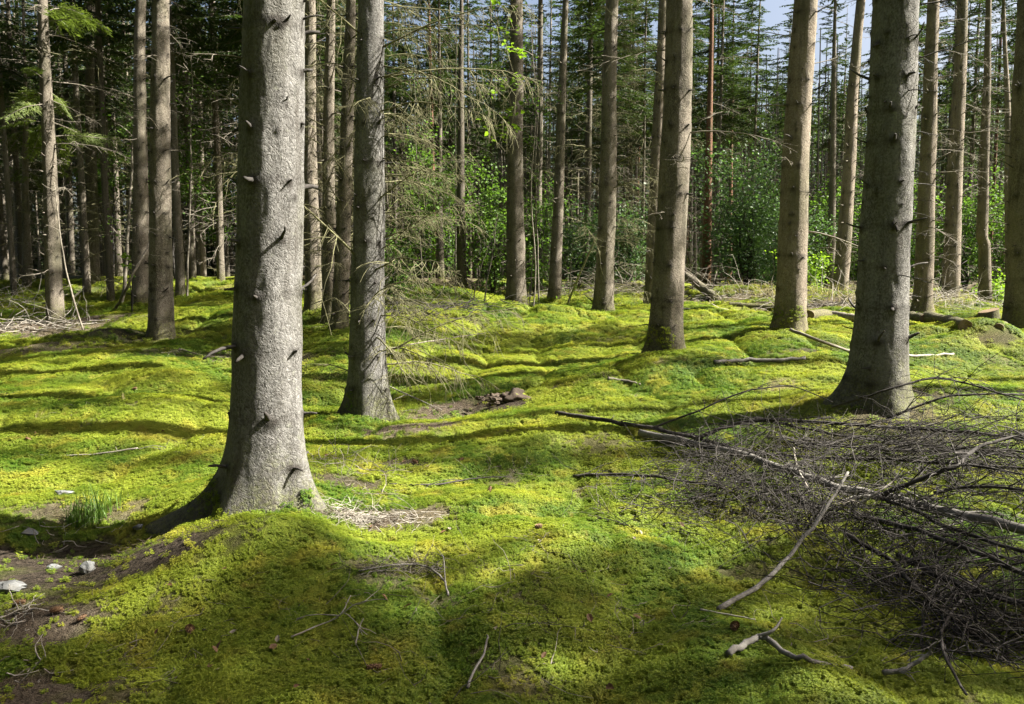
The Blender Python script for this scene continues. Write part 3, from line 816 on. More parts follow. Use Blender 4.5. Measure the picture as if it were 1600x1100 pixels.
# ------------------------------------------------------------------ the measured trees
rng = np.random.default_rng(104)
for ti, T in enumerate(TREES):
    x, y = T['x'], T['y']
    z0 = gz(x, y) - (.07 if ti < 16 else 0.0)
    root = link('spruce_tree' if T['bark'] != 'red_bark' else 'pine_tree', None, None, (x, y, z0))
    root.empty_display_size = .3
    tag(root, T['label'], 'tree')
    lod = T['lod']; H = rng.uniform(19.5, 21.5); tp = T.get('taper', .0125)
    vis = T['D']*.40+1.2
    stubs = []
    z = rng.uniform(.25, .4)
    while z < min(vis, 6.5) and lod >= 1:
        nw = int(rng.integers(4, 7)) if lod >= 2 else 4
        a0 = rng.uniform(0, 6.28)
        for q in range(nw):
            stubs.append((z+rng.normal()*.018, (a0+q*6.283/nw+rng.normal()*.25) % 6.283, 1.0, rng.uniform(.008, .015)))
        for q in range(int(rng.integers(1, 5))):
            stubs.append((z+rng.uniform(.06, .36), rng.uniform(0, 6.283), 0.0, rng.uniform(.006, .010)))
        z += rng.uniform(.26, .40) if lod == 3 else rng.uniform(.34, .52)
    me, cen, rad = trunk_mesh('trunk', M[T['bark']], T['r']+tp*1.2, H, T['lean'], tp, T['flare'], T['spread'], T['roots'], stubs, lod, 3+ti, T.get('kink', False))
    tr = link('trunk', me, root)
    # dead snags standing off the bark
    if lod >= 2:
        for (z, a, whorl, rr) in stubs:
            if not whorl and rng.uniform() < .35: continue
            mesh, L = STUB[int(rng.integers(0, 6))]
            c = cen(z); r_ = rad(z)*.97
            s = rr/.012*rng.uniform(.8, 1.3)*(1.35 if lod == 3 else 1.1)
            link('branch_stub', mesh, tr, c+np.array([math.cos(a)*r_, math.sin(a)*r_, 0]), (rng.uniform(0, 6.28), -rng.uniform(-.1, .6), a), s)
    elif lod == 1:
        mb = MB()
        for (z, a, whorl, rr) in stubs:
            c = cen(z); r_ = rad(z)*.96; d = np.array([math.cos(a), math.sin(a), rng.uniform(-.1,.5)])
            L = rng.choice((.04, .07, .13, .28), p=(.35,.3,.2,.15))
            mb.tube(wander(c+np.array([d[0]*r_, d[1]*r_, 0]), d, L+.02, 3, .15), np.linspace(rr*1.1, rr*.5, 3), 5)
        tag(link('branch_stubs', mb.mesh('branch_stubs', M['dead_wood' if ti % 2 else 'dark_twig']), root), kind='stuff')
    if ti in (0, 1, 3, 4, 5, 6):
        vv = np.empty(len(me.vertices)*3); me.vertices.foreach_get('co', vv); vv = vv.reshape(-1, 3)
        nn = np.empty(len(me.vertices)*3); me.vertices.foreach_get('normal', nn); nn = nn.reshape(-1, 3)
        pz = vn3(vv[:,0]*5+ti, vv[:,1]*5, vv[:,2]*3.0, 40+ti)+.25*(vn3(vv[:,0]*18, vv[:,1]*18, vv[:,2]*18, 41)-.5)
        ok = (vv[:,2] > .02) & (vv[:,2] < .40) & (pz > (.38 if ti == 0 else .46)+vv[:,2]*1.0) & (rng.uniform(size=len(vv)) < {3: .45, 2: .8}.get(lod, 1))
        vv, nn = vv[ok]+rng.normal(size=(int(ok.sum()), 3))*.008, nn[ok]+rng.normal(size=(int(ok.sum()), 3))*.25
        if len(vv):
            nn[:,2] += .5; nn /= np.linalg.norm(nn, axis=1)[:,None]; nz_ = np.maximum(nn[:,2], .12)
            mo = scatter('moss', vv, tilt_euler(-nn[:,0]/nz_, -nn[:,1]/nz_, rng.uniform(0, 6.28, len(vv))), rng.uniform(.5, .95, len(vv)), rng.integers(0, 4, len(vv)), protos, None, None)
            mo.parent = tr
    zhi = min(vis, 9.5); zlo = .5 if T['twig'] == 'lichen_twig' else .9
    for q in range(T['dead']):
        z = zlo+(zhi-zlo)*((q+rng.uniform(0, 1))/T['dead'])
        u = rng.uniform()
        a = {'r': rng.normal()*.75, 'l': math.pi+rng.normal()*.7, 'b': rng.uniform(0, 6.28)}[T['side']] if u < .8 else rng.uniform(0, 6.28)
        mesh = DEAD[T['twig']][int(rng.integers(0, len(DEAD[T['twig']])))]
        c = cen(z); r_ = rad(z)*.96
        s = rng.uniform(.7, 1.15) if lod < 3 else rng.uniform(.5, .85)
        link('dead_branch', mesh, root, c+np.array([math.cos(a)*r_, math.sin(a)*r_, 0]), (0, -rng.uniform(-.25, .3), a), s)
    if ti in (9, 26):
        for q in range(14 if ti == 9 else 9):
            z = rng.uniform(3.2, 6.6); a = rng.uniform(0, 6.28); c = cen(z); r_ = rad(z)*.95
            link('live_bough', LIVE[q % 3], root, c+np.array([math.cos(a)*r_, math.sin(a)*r_, 0]), (rng.normal()*.45, rng.uniform(-.25, .5), a), rng.uniform(.45, 1.0))
    zc = rng.uniform(9.6, 10.8)
    add_crown(root, zc, ti, 1.0, T['lean'])

# ------------------------------------------------------------------ the wood behind
rng = np.random.default_rng(105)
BACKTRUNK = {}
for bk in ('brown_bark', 'dark_bark', 'tan_bark', 'red_bark'):
    BACKTRUNK[bk] = [trunk_mesh('trunk', M[bk], .15, 20, lean, .0068, .3, .25, [(1,.8),(3.2,.9),(5,.7)], [], 0, 60+k)[0]
                     for k, lean in enumerate((.0, .012, -.014, .022))]
placed = [(T['x'], T['y']) for T in TREES]
def back_tree(x, y, bark, label, group, r, crown_z, twig=True, cscale=1.0):
    root = link('pine_tree' if bark == 'red_bark' else 'spruce_tree', None, None, (x, y, gz(x, y)-.05), (0, 0, rng.uniform(0, 6.28)))
    tag(root, label, 'tree', group)
    s = r/.15
    link('trunk', BACKTRUNK[bark][int(rng.integers(0, 4))], root, scale=(s, s, rng.uniform(.92, 1.08)))
    if twig: tag(link('dead_twigs', FARTWIG[int(rng.integers(0, 3))], root, rot=(0,0,rng.uniform(0,6.28)), scale=(1,1,rng.uniform(.85,1.05))), kind='stuff')
    add_crown(root, crown_z, int(rng.integers(0, 4)), cscale)
    placed.append((x, y))
    return root
def fill(n, ylo, yhi, klo, khi, sep, fn):
    c = 0
    for _ in range(n*14):
        y = math.sqrt(rng.uniform(ylo**2, yhi**2)); x = y*rng.uniform(klo, khi)
        if any((x-a)**2+(y-b)**2 < sep*sep for a, b in placed[::-1]): continue
        # keep the view to the glossy bush and the sky gap between the bank spruces open
        if 24 < y < 40 and .22 < x/y < .40: continue
        fn(x, y); c += 1
        if c >= n: break
fill(96, 20.5, 50, -.78, -.24, 1.7, lambda x, y: back_tree(x, y, *(('dark_bark', 'slim blackish trunk in the dim crowded wood at left, behind the shaded spruces', 'blackish trunks of the dim wood at left'),
     ('brown_bark', 'slim brownish trunk in the dim crowded wood at left, behind the shaded spruces', 'brownish trunks of the dim wood at left'))[int(rng.uniform() < .35)], rng.uniform(.07, .15), rng.uniform(5.0, 8.0)))
fill(150, 25, 84, -.24, .36, 2.1, lambda x, y: back_tree(x, y, *(('dark_bark', 'slim dark trunk of the far wood seen between the bank spruces', 'dark trunks of the far wood in the middle'),
     ('dark_bark', 'slim dark trunk of the far wood seen between the bank spruces', 'dark trunks of the far wood in the middle'),
     ('red_bark', 'slim reddish pine trunk of the far wood seen between the bank spruces', 'reddish trunks of the far wood in the middle'),
     ('brown_bark', 'slim light brown trunk of the far wood seen between the bank spruces', 'light brown trunks of the far wood in the middle'))[int(rng.integers(0,4))], rng.uniform(.08, .15), rng.uniform(6.0, 10.0), True, 1.22))
fill(26, 25, 62, .36, .80, 3.0, lambda x, y: back_tree(x, y, *(('tan_bark', 'slim tan trunk of the open wood at right, far behind the logs', 'tan trunks of the open wood at right'),
     ('brown_bark', 'slim grey-brown trunk of the open wood at right, far behind the logs', 'grey-brown trunks of the open wood at right'),
     ('red_bark', 'slim reddish pine trunk of the open wood at right, far behind the logs', 'reddish trunks of the open wood at right'))[int(rng.integers(0,3))], rng.uniform(.09, .15), rng.uniform(7.0, 10), True, 1.2))
# trees just outside the picture on the right, whose crowns shade the foreground
for x, y in ((12.6,1.4),(20.5,1.9),(10.8,2.6),(14.2,2.9)):
    back_tree(x, y, 'brown_bark', 'spruce standing beyond the right edge, shading the foreground moss', 'spruces beyond the right edge', .18, rng.uniform(9.5, 10.5), False, .78)

for x, y, zc, sc_ in ((17.0,9.1,14.0,.62),(19.3,6.0,15.6,.5),(18.5,12.6,15.0,.6),(14.5,7.4,17.5,.45)):  # unseen trees added, crowns set high to lay shadow bands on the moss
    back_tree(x, y, 'brown_bark', 'unseen high-crowned spruce added beyond the right edge, its top shading the mid moss', 'high-crowned spruces added to shade the mid moss', .17, zc, False, sc_)

# unseen rest of the wood, added to block skylight: behind, left, and across the clearing at right
def sky_blocking_wood():
    P, S, K = [], [], []
    def tree(x, y, zc, sc):
        z = gz_fast(x, y)-.05
        P.append((x, y, z)); S.append(1.0); K.append(4+int(rng.integers(0, 4)))
        P.append((x, y, z+zc)); S.append(sc); K.append(int(rng.integers(0, 4)))
        placed.append((x, y))
    free = lambda x, y, d: not any((x-a)**2+(y-b)**2 < d*d for a, b in placed)
    c = 0
    while c < 165:
        x, y = rng.uniform(-34, 34), rng.uniform(-26, 22)
        if y > -2.5 and x > min(-5.5, -.72*y-3.5): continue
        if (x > 6 and y > -6) or x*x+y*y < 9 or not free(x, y, 2.6): continue
        tree(x, y, rng.uniform(5.5, 8.0), 1.45); c += 1
    c = 0
    while c < 95:
        x, y = rng.uniform(29, 62), rng.uniform(-22, 42)
        if x < .74*y+4 or not free(x, y, 3.2): continue
        tree(x, y, rng.uniform(2.0, 5.0), 1.45); c += 1
    pr = [bpy.data.objects.new('crown', m) for m in CROWN]+[bpy.data.objects.new('trunk', m) for m in BACKTRUNK['brown_bark']]
    n = len(P)
    rot = np.zeros((n, 3)); rot[:,2] = rng.uniform(0, 6.28, n)
    scatter('sky_blocking_wood', np.array(P), rot, np.array(S), np.array(K), pr, 'mass of unseen spruces added around the viewer to block skylight', 'woodland')
_gi = {}
def gz_fast(x, y):
    k = (round(x*20), round(y*20))
    if k not in _gi: _gi[k] = gz(x, y)
    return _gi[k]
sky_blocking_wood()

# far mass of wood closing the view: trunks and foliage nobody could count
def far_wood():
    mb = MB()
    A, B, C, Wd = [], [], [], []
    for q in range(480):
        k = rng.uniform(-.95, -.2) if q < 170 else rng.uniform(.30, .95) if q < 260 else rng.uniform(-.27, .68)
        y = rng.uniform(50, 66) if q < 170 else rng.uniform(66, 82) if q < 260 else rng.uniform(84, 118)
        x = k*y; z = 1.35
        r = rng.uniform(.08, .14)
        mb.tube([(x,y,z-.3),(x+rng.normal()*.2,y,z+9),(x+rng.normal()*.3,y,z+18)], [r, r*.7, .03], 5, False)
        nf = 420 if q < 170 else 260 if q < 260 else 720
        t = rng.uniform(0, 1, nf)
        hh = z+17*t if q < 170 else z+.5+17*t if q < 260 else z+6+16*t
        rr = (1-t)*2.3+.3
        a = rng.uniform(0, 6.28, nf); d = rr*np.sqrt(rng.uniform(0,1,nf))
        A.append(np.stack([x+d*np.cos(a), y+d*np.sin(a), hh], -1))
        B.append(np.stack([np.cos(a), np.sin(a), rng.normal(size=nf)*.3-.2], -1)); C.append(rng.uniform(.35, .8, nf)); Wd.append(rng.uniform(.05, .12, nf))
    for q in range(420):
        y = rng.uniform(48, 108); x = y*rng.uniform(-.26, .66); r = rng.uniform(.06, .12); ln = rng.normal()*.4
        mb.tube([(x,y,1.1),(x+ln*.5,y,9),(x+ln,y,17)], [r, r*.75, .03], 5, False)
    A, B, C, Wd = map(np.concatenate, (A, B, C, Wd))
    nq = sum(len(f) for f in mb.fa)
    ribbon_twigs(mb, A, B, C, Wd, np.tile([0,0,1.], (len(A),1))+rng.normal(size=(len(A),3))*.6)
    me = mb.mesh('far_wood', [M['dark_bark'], M['spruce_needles']], False)
    idx = np.ones(len(me.polygons), np.int32); idx[:nq] = 0
    me.polygons.foreach_set('material_index', idx)
    tag(link('far_wood', me), 'dark far-off mass of conifers closing the view behind the trunks', 'woodland', kind='stuff')
far_wood()

# ------------------------------------------------------------------ broad-leaved undergrowth
rng = np.random.default_rng(106)
def leaf_cloud(mb, P, size, up_bias=.5):
    n = len(P)
    D = rng.normal(size=(n,3)); D[:,2] = D[:,2]*.5-.15; D /= np.linalg.norm(D, axis=1)[:,None]
    U = rng.normal(size=(n,3))*.6; U[:,2] += up_bias+.4
    S = np.cross(D, U); S /= np.linalg.norm(S, axis=1)[:,None]+1e-9
    Nn = np.cross(S, D)
    L = size*rng.uniform(.65, 1.3, n)[:,None]; W = L*.30
    V = np.stack([P, P+D*L*.3+S*W+Nn*L*.05, P+D*L*.68+S*W*.8+Nn*L*.03, P+D*L-Nn*L*.06, P+D*L*.68-S*W*.8+Nn*L*.03, P+D*L*.3-S*W+Nn*L*.05], 1).reshape(-1,3)
    b = np.arange(n)[:,None]*6
    mb.add(V, np.concatenate([b+np.array([[0,1,2,3]]), b+np.array([[0,3,4,5]])]))

def shrub(name, x, y, rx, h, n_leaf, size, leafmat, label, cat, stems=7, group=None, low=.05, spread=.16, z0=None):
    z = gz(x, y) if z0 is None else z0
    root = tag(link(name, None, None, (x, y, z)), label, cat, group)
    st = MB(); tips = []
    for q in range(stems):
        a = rng.uniform(0, 6.28); lean = rng.uniform(.05, .9)
        hh = h*rng.uniform(.55, 1.0)
        top = np.array([math.cos(a)*rx*lean, math.sin(a)*rx*lean, hh])
        t = np.linspace(0, 1, 7)[:,None]
        P = top*t*np.array([1,1,1.]) ; P[:,:2] *= t**.6; P += np.concatenate([[np.zeros(3)], rng.normal(size=(6,3))*rx*.05])
        st.tube(P, np.linspace(.010+.006*h, .004, 7), 5, False)
        for u in range(9):
            b = int(rng.integers(1, 7))
            if P[b,2] < low*h: continue
            d = rdir(); d[2] = abs(d[2])*.4; L = rx*rng.uniform(.2, .6)
            tw = wander(P[b], d, L, 4, .15, .03)
            st.tube(tw, np.linspace(.005, .0018, 4), 3, False)
            tips.extend([tw[1], tw[2], tw[3]])
        tips.append(P[-1])
    link('stem', st.mesh('stem', M['dark_twig']), root)
    tips = np.array(tips)
    c = tips[rng.integers(0, len(tips), n_leaf)] + rng.normal(size=(n_leaf,3))*spread*rx*np.array([1,1,.8])
    c[:,2] = np.maximum(c[:,2], .03)
    mb = MB(); leaf_cloud(mb, c, size)
    link('foliage', mb.mesh('foliage', M[leafmat], False), root)
    return root
def sh(px, D, *a, **k):
    p = at_depth(px, 445, D); return shrub(k.pop('name', 'broadleaf_bush'), p[0], p[1], *a, **k)
sh(1165, 27, 2.5, 4.6, 8200, .105, 'glossy_leaf', 'large rounded dark glossy bush behind the straight tan spruce', 'bush', stems=16, name='holly_bush')
sh(1225, 25, 1.3, 2.4, 3200, .095, 'glossy_leaf', 'lower glossy bush spilling right of the large rounded one', 'bush', stems=10, name='holly_bush')
sh(1262, 21.5, .75, 1.1, 1800, .07, 'young_leaf', 'small light green leafy bush beside the white-edged tan trunk', 'bush', stems=8)
sh(1290, 30, 1.8, 4.2, 3600, .11, 'broad_leaf', 'mid-green tall bush behind the narrow grey-brown trunk', 'bush', stems=9)
sh(1410, 30, 2.3, 4.8, 4200, .12, 'broad_leaf', 'leafy green bush showing between the tan trunks right of the ringed spruce', 'bush', stems=10)
sh(1508, 28, 1.9, 4.4, 4200, .11, 'broad_leaf', 'green bush behind the crooked pale trunk', 'bush', stems=10)
sh(1590, 27, 1.8, 3.4, 3600, .11, 'broad_leaf', 'green bush at the right edge beneath the bright sky', 'bush', stems=10)
sh(1560, 21, .6, 1.0, 700, .09, 'young_leaf', 'small sparse light-leaved plant behind the cut stump', 'bush', stems=5)
sh(905, 27, 1.6, 2.8, 3800, .10, 'glossy_leaf', 'dark leafy bush between the second and third bank spruces', 'bush', stems=10)
sh(985, 29, 1.6, 3.2, 3400, .11, 'glossy_leaf', 'dark leafy bush left of the orange-brown trunk', 'bush', stems=10)
sh(835, 24, 1.2, 3.6, 2600, .095, 'broad_leaf', 'leafy green shrub just right of the central bank spruce', 'bush', stems=9)
sh(770, 24, 1.3, 3.9, 3200, .095, 'broad_leaf', 'leafy green shrub just left of the central bank spruce', 'bush', stems=9)
sh(655, 24, 1.5, 4.6, 3600, .10, 'broad_leaf', 'tall green shrub behind the twiggy boughs of the second grey spruce', 'bush', stems=9)
sh(615, 20, .9, 2.0, 1500, .08, 'broad_leaf', 'smaller green shrub right beside the second grey spruce', 'bush', stems=7)
sh(700, 31, 1.9, 5.2, 3400, .12, 'broad_leaf', 'green shrub far back left of the olive-brown trunk', 'bush', stems=9)
sh(275, 24, 1.2, 5.6, 2600, .10, 'broad_leaf', 'green leafy shrub right of the dull brown shaded spruce', 'bush', stems=6, low=.45)
sh(175, 25, 1.1, 5.2, 2000, .10, 'broad_leaf', 'pale-leaved young tree left of the sunlit-edged spruce', 'bush', stems=4, low=.5)
sh(345, 27, 1.2, 5.0, 2000, .11, 'broad_leaf', 'leafy shrub in shade against the left side of the thickest trunk', 'bush', stems=6, low=.3)
sh(205, 18, .22, 1.5, 90, .08, 'young_leaf', 'little bright-leaved seedling in front of the sunlit-edged spruce', 'seedling', stems=2, low=.6)
# undergrowth farther off
for q in range(16):
    k = rng.uniform(-.2, .62); y = rng.uniform(36, 62)
    shrub('broadleaf_bush', k*y, y, rng.uniform(1.6, 2.6), rng.uniform(2.2, 4.6), 1500, .17, ('broad_leaf','glossy_leaf')[q % 2],
          'distant dark green undergrowth bush deep between the far trunks', 'bush', 7, 'bushes deep in the far wood')

# slender saplings in front of the far wood
def sapling(px, py, D, topx, topy, r, n_leaf, label, mat='dead_wood', leaf='broad_leaf', size=.075):
    p = at_depth(px, py, D); z = gz(p[0], p[1]); q = at_depth(topx, topy, D)
    root = tag(link('sapling', None, None, (p[0], p[1], z-.03)), label, 'sapling')
    top = np.array([q[0]-p[0], rng.normal()*.2, q[2]-z]); t = np.linspace(0, 1, 14)[:,None]
    H = np.linalg.norm(top)
    P = top*t + np.concatenate([[np.zeros(3)], np.cumsum(rng.normal(size=(13,3))*.02*np.array([1,1,0]), 0)])
    st = MB(); st.tube(P, np.linspace(r, r*.35, 14), 6, False)
    tips = []
    for u in range(14):
        b = int(rng.integers(4, 14)); d = rdir(); d[2] = abs(d[2])*.5+.1
        tw = wander(P[b], d, H*rng.uniform(.06, .16), 4, .15, .02); st.tube(tw, np.linspace(r*.4, .002, 4), 3, False); tips.extend(tw[1:])
    link('stem', st.mesh('stem', M[mat]), root)
    if n_leaf:
        tips = np.array(tips); c = tips[rng.integers(0, len(tips), n_leaf)]+rng.normal(size=(n_leaf,3))*.12
        mb = MB(); leaf_cloud(mb, c, size); link('foliage', mb.mesh('foliage', M[leaf], False), root)
sapling(757, 462, 19, 772, 330, .022, 160, 'short pale-stemmed sapling on the bank left of the central spruce')
sapling(737, 452, 20, 768, 345, .018, 60, 'bent thin sapling leaning right, next to the olive-brown trunk')
sapling(826, 458, 21, 842, 150, .022, 420, 'tall thin sapling against the right side of the central bank spruce')
sapling(842, 462, 21.5, 838, 40, .026, 500, 'taller brown sapling stem left of the slimmer bank spruce')
sapling(660, 445, 22, 645, 120, .020, 420, 'thin whitish sapling right of the second grey spruce')
sapling(292, 462, 20, 287, 60, .030, 300, 'thin pale sapling stem right of the dull brown shaded spruce')
sapling(188, 452, 20, 212, 130, .05, 260, 'slim mossy stem leaning right, left of the sunlit-edged spruce')
sapling(712, 440, 26, 712, 0, .035, 300, 'pale birch-like stem beside the olive-brown trunk', 'pale_twig')
sapling(890, 470, 20, 886, 395, .014, 50, 'short leafy sapling at the foot of the slimmer bank spruce')
# overhanging spray of bright young leaves in front of the central trunk
p = at_depth(815, 0, 15.5)
root = tag(link('beech_sapling', None, None, (p[0]+.25, 15.9, gz(p[0]+.25, 15.9)-.03)), 'thin overtopping sapling with bright young leaves at the top, beside the central bank spruce', 'sapling')
st = MB(); H = 6.6-gz(p[0]+.25, 15.9)+.4
P = np.array([[.05*math.sin(k*.9), 0, H*k/13] for k in range(14)]); st.tube(P, np.linspace(.018, .006, 14), 6, False)
tips = []
for k in range(13):
    b = int(rng.integers(8, 14)); tw = wander(P[b], (-1+rng.normal()*.5, rng.normal()*.4, .1), rng.uniform(.5, 1.25), 6, .12, .03)
    st.tube(tw, np.linspace(.006, .002, 6), 3, False); tips.extend(tw[2:])
link('stem', st.mesh('stem', M['dead_wood']), root)
tips = np.array(tips); c = tips[rng.integers(0, len(tips), 210)]+rng.normal(size=(210,3))*.06
mb = MB(); leaf_cloud(mb, c, .105); link('foliage', mb.mesh('foliage', M['young_leaf'], False), root)

# ------------------------------------------------------------------ fallen sticks and the brush pile
rng = np.random.default_rng(107)
def poly(pts, n=None):
    """pixel polyline with heights above the ground -> smooth points in the place"""
    P = np.array([hit(*q) if len(q) == 3 else at_depth(q[0], q[1], q[3]) for q in pts])
    n = n or max(12, 4*len(P))
    t = np.linspace(0, len(P)-1, n); k = np.clip(t.astype(int), 0, len(P)-2); f = (t-k)[:,None]
    i0, i1, i2, i3 = np.clip(k-1, 0, None), k, k+1, np.clip(k+2, None, len(P)-1)
    a, b, c, d = P[i0], P[i1], P[i2], P[i3]
    return .5*((2*b)+(-a+c)*f+(2*a-5*b+4*c-d)*f*f+(-a+3*b-3*c+d)*f**3)

def stick(pts, r0, r1, mat, label, side=0, sl=.5, cat='branch', name='fallen_branch', k=8, fine=1.0, up=.15, group=None, forks=()):
    P = poly(pts); o0 = P[0].copy(); Q = P-o0
    root = tag(link(name, None, None, o0), label, cat, group)
    n = len(Q); rr = np.linspace(r0, r1, n)*(1+.12*(rng.uniform(size=n)-.5)); Q[1:-1] += rng.normal(size=(n-2,3))*r0*.22
    mb = MB(); mb.tube(Q, rr, k); link('limb', mb.mesh('limb', M[mat]), root)
    for fpts, fr in forks:
        FP = poly(fpts)-o0; mb = MB(); mb.tube(FP, np.linspace(fr, fr*.35, len(FP)), 6); link('fork', mb.mesh('fork', M[mat]), root)
    if side:
        mb = MB()
        for q in range(side):
            t = rng.uniform(.1, .98); a = int(t*(n-2)); ax = Q[a+1]-Q[a]; ax /= np.linalg.norm(ax)
            s = np.cross(ax, (0,0,1)); s /= np.linalg.norm(s)+1e-9
            d = ax*rng.choice((-1,1,1))*rng.uniform(.3,1)+s*rng.normal()*.8+np.array([0,0,rng.uniform(-.25,.35)+up])
            L = sl*rng.uniform(.35, 1.2)
            tw = wander(Q[a], d, L, 6, .14, .10)
            g = ground(tw[:,0]+o0[0], tw[:,1]+o0[1])-o0[2]+.008; tw[:,2] = np.maximum(tw[:,2], g)
            mb.tube(tw, np.linspace(max(r0*.3, .0032), .0016, 6), 4, False)
            for u in range(rng.poisson(2.2*fine)):
                b = int(rng.integers(1, 5)); t2 = wander(tw[b], tw[b+1]-tw[b]+rdir()*L*.13, L*rng.uniform(.2, .55), 4, .2, .05)
                mb.tube(t2, np.linspace(.0025, .0013, 4), 3, False)
        tag(link('side_twigs', mb.mesh('side_twigs', M[mat]), root), kind='stuff')
    return root

stick([(1000,676,.05),(1100,697,.09),(1200,723,.13),(1290,756,.15),(1400,780,.16),(1500,804,.17),(1650,838,.18)], .030, .027, 'grey_wood',
      'long smooth grey-brown pole lying across the brush pile, its thickest piece', 14, .45)
stick([(1122,952,.02),(1190,912,.05),(1240,860,.13),(1290,795,.27),(1325,738,.40)], .013, .008, 'grey_wood', 'pale grey bare stick propped up against the brush pile', 0)
stick([(868,645,.03),(935,655,.05),(1010,668,.07),(1085,684,.10),(1160,706,.10)], .022, .014, 'dark_twig', 'dark blunt-ended branch reaching out of the pile farthest left', 8, .4)
stick([(1085,688,.10),(1130,668,.20),(1200,656,.25),(1300,661,.27),(1400,669,.28),(1500,674,.30),(1650,692,.30)], .017, .010, 'dark_twig', 'black arching branch along the upper edge of the brush pile', 34, .55)
stick([(1020,668,.1),(1080,646,.25),(1145,618,.4),(1190,607,.45),(1240,604,.45),(1300,628,.36)], .009, .004, 'dark_twig', 'thin bow-shaped twig rising above the moss left of the ringed spruce', 6, .3)
stick([(1300,636,.2),(1356,619,.42),(1405,603,.52),(1457,591,.56),(1502,597,.54),(1567,616,.5),(1650,640,.45)], .010, .005, 'dark_twig', 'thin arched branch crossing in front of the ringed spruce', 12, .4)
stick([(1385,655,.25),(1470,622,.42),(1535,616,.45),(1640,618,.45)], .011, .006, 'dark_twig', 'dark bough pointing right from the foot of the ringed spruce', 12, .45)
stick([(1352,808,.20),(1407,822,.24),(1456,836,.26),(1532,866,.28),(1640,915,.30)], .015, .012, 'dark_twig', 'dark branch sloping down to the right below the long pole', 20, .5)
stick([(1405,868,.10),(1473,902,.14),(1538,928,.16),(1650,958,.18)], .019, .015, 'dark_twig', 'stout dark branch in the lower right of the pile', 18, .45)
stick([(1375,776,.2),(1433,800,.24),(1505,833,.26),(1640,872,.28)], .013, .009, 'dark_twig', 'dark branch running just under the long pole', 22, .5)
stick([(1380,775,.22),(1410,758,.30),(1466,738,.38),(1499,725,.42),(1522,702,.46),(1571,686,.5),(1650,672,.5)], .015, .009, 'dark_twig', 'black crooked limb forking upward at right of the pile', 16, .5,
      forks=[([(1499,725,.42),(1540,730,.42),(1580,738,.42),(1650,752,.42)], .010)])
stick([(1320,834,.16),(1391,875,.16),(1440,928,.12),(1490,967,.08),(1560,1020,.06)], .013, .009, 'dark_twig', 'dark branch running down through the tangle at lower right', 40, .45)
stick([(895,744,.03),(960,741,.05),(1040,746,.08),(1130,762,.10)], .013, .008, 'dark_twig', 'low dark stick poking left out of the pile over moss', 12, .35)
stick([(1030,690,.08),(1150,705,.12),(1280,715,.16),(1420,720,.2),(1640,735,.25)], .012, .008, 'dark_twig', 'dark branch lying level above the long pole', 80, .7)
stick([(1180,652,.2),(1300,678,.22),(1420,692,.22),(1640,722,.22)], .010, .007, 'dark_twig', 'slender dark branch under the arching one at the top of the pile', 70, .7)
stick([(1230,690,.25),(1340,700,.26),(1450,705,.28),(1640,705,.3)], .009, .006, 'dark_twig', 'thin dark stem amid the upper right tangle', 90, .7)
stick([(1460,770,.2),(1520,760,.3),(1640,770,.4)], .010, .007, 'dark_twig', 'short dark branch jutting off the right edge over the pole', 26, .5)
stick([(1560,880,.15),(1500,940,.12),(1470,1000,.08),(1510,1085,.05)], .008, .005, 'dark_twig', 'thin dark switch hanging down at the lower right corner', 16, .35)
stick([(1138,1022,.02),(1165,1004,.04),(1185,994,.06),(1202,1000,.05),(1228,1020,.03),(1260,1030,.03),(1330,1044,.02)], .014, .009, 'grey_wood',
      'gnarled forked piece of pale bleached wood on foreground moss', 0, cat='stick', name='gnarled_stick', forks=[([(1185,994,.06),(1208,985,.09),(1222,965,.14)], .009)])
stick([(1380,1052,.02),(1410,1046,.04),(1440,1030,.07),(1455,1018,.1)], .011, .005, 'grey_wood', 'small forked grey stick near the lower right corner', 4, .15, cat='stick', name='gnarled_stick')
stick([(1094,952,.02),(1125,958,.02),(1180,968,.02)], .005, .003, 'pale_twig', 'short white twig at the lower end of the propped stick', 0, cat='twig', name='fallen_twig')
stick([(1592,985,.06),(1602,968,.10),(1625,945,.12)], .028, .026, 'cut_wood', 'broken pale wood end at the lower right edge', 0, cat='stick', name='broken_limb')
stick([(1285,700,.1),(1298,690,.2),(1300,670,.3)], .006, .004, 'pale_twig', 'upright pale peg standing in the upper middle of the pile', 0, cat='twig', name='fallen_twig')
stick([(1340,790,.2),(1370,770,.3),(1400,748,.36),(1420,738,.4)], .007, .004, 'pale_twig', 'light grey twig crossing the long pole', 3, .2, cat='twig', name='fallen_twig')
stick([(1240,700,.2),(1246,730,.2),(1262,762,.18)], .008, .006, 'pale_twig', 'short bent pale twig left of the propped stick', 0, cat='twig', name='fallen_twig')

def tangle(name, label, blobs, mat, n, L=(.12,.45), r=.0022):
    """matted fine twigs"""
    mb = MB()
    W = np.array([b[5] for b in blobs], float); W /= W.sum()
    for q in range(n):
        px, py, rx, ry, hz, _ = blobs[int(rng.choice(len(blobs), p=W))]
        x, y = px+rng.normal()*rx*.5, py+rng.normal()*ry*.5
        h = abs(rng.normal())*hz*.55+.01
        d = np.array([rng.normal(), rng.normal()*.7, rng.normal()*.35])
        tw = wander((x, y, gz_fast(x, y)+h), d, rng.uniform(*L), 6, .30, .04)
        tw[:,2] = np.maximum(tw[:,2], gz_fast(x, y)+.003)
        rr = r*rng.uniform(.5, 1.4)
        mb.tube(tw, np.linspace(rr, rr*.4, 6), 3, False)
    return tag(link(name, mb.mesh(name, M[mat])), label, 'twigs', kind='stuff')
def blob(px, py, rx, ry, h, wgt):
    p = hit(px, py); return (p[0], p[1], rx, ry, h, wgt)
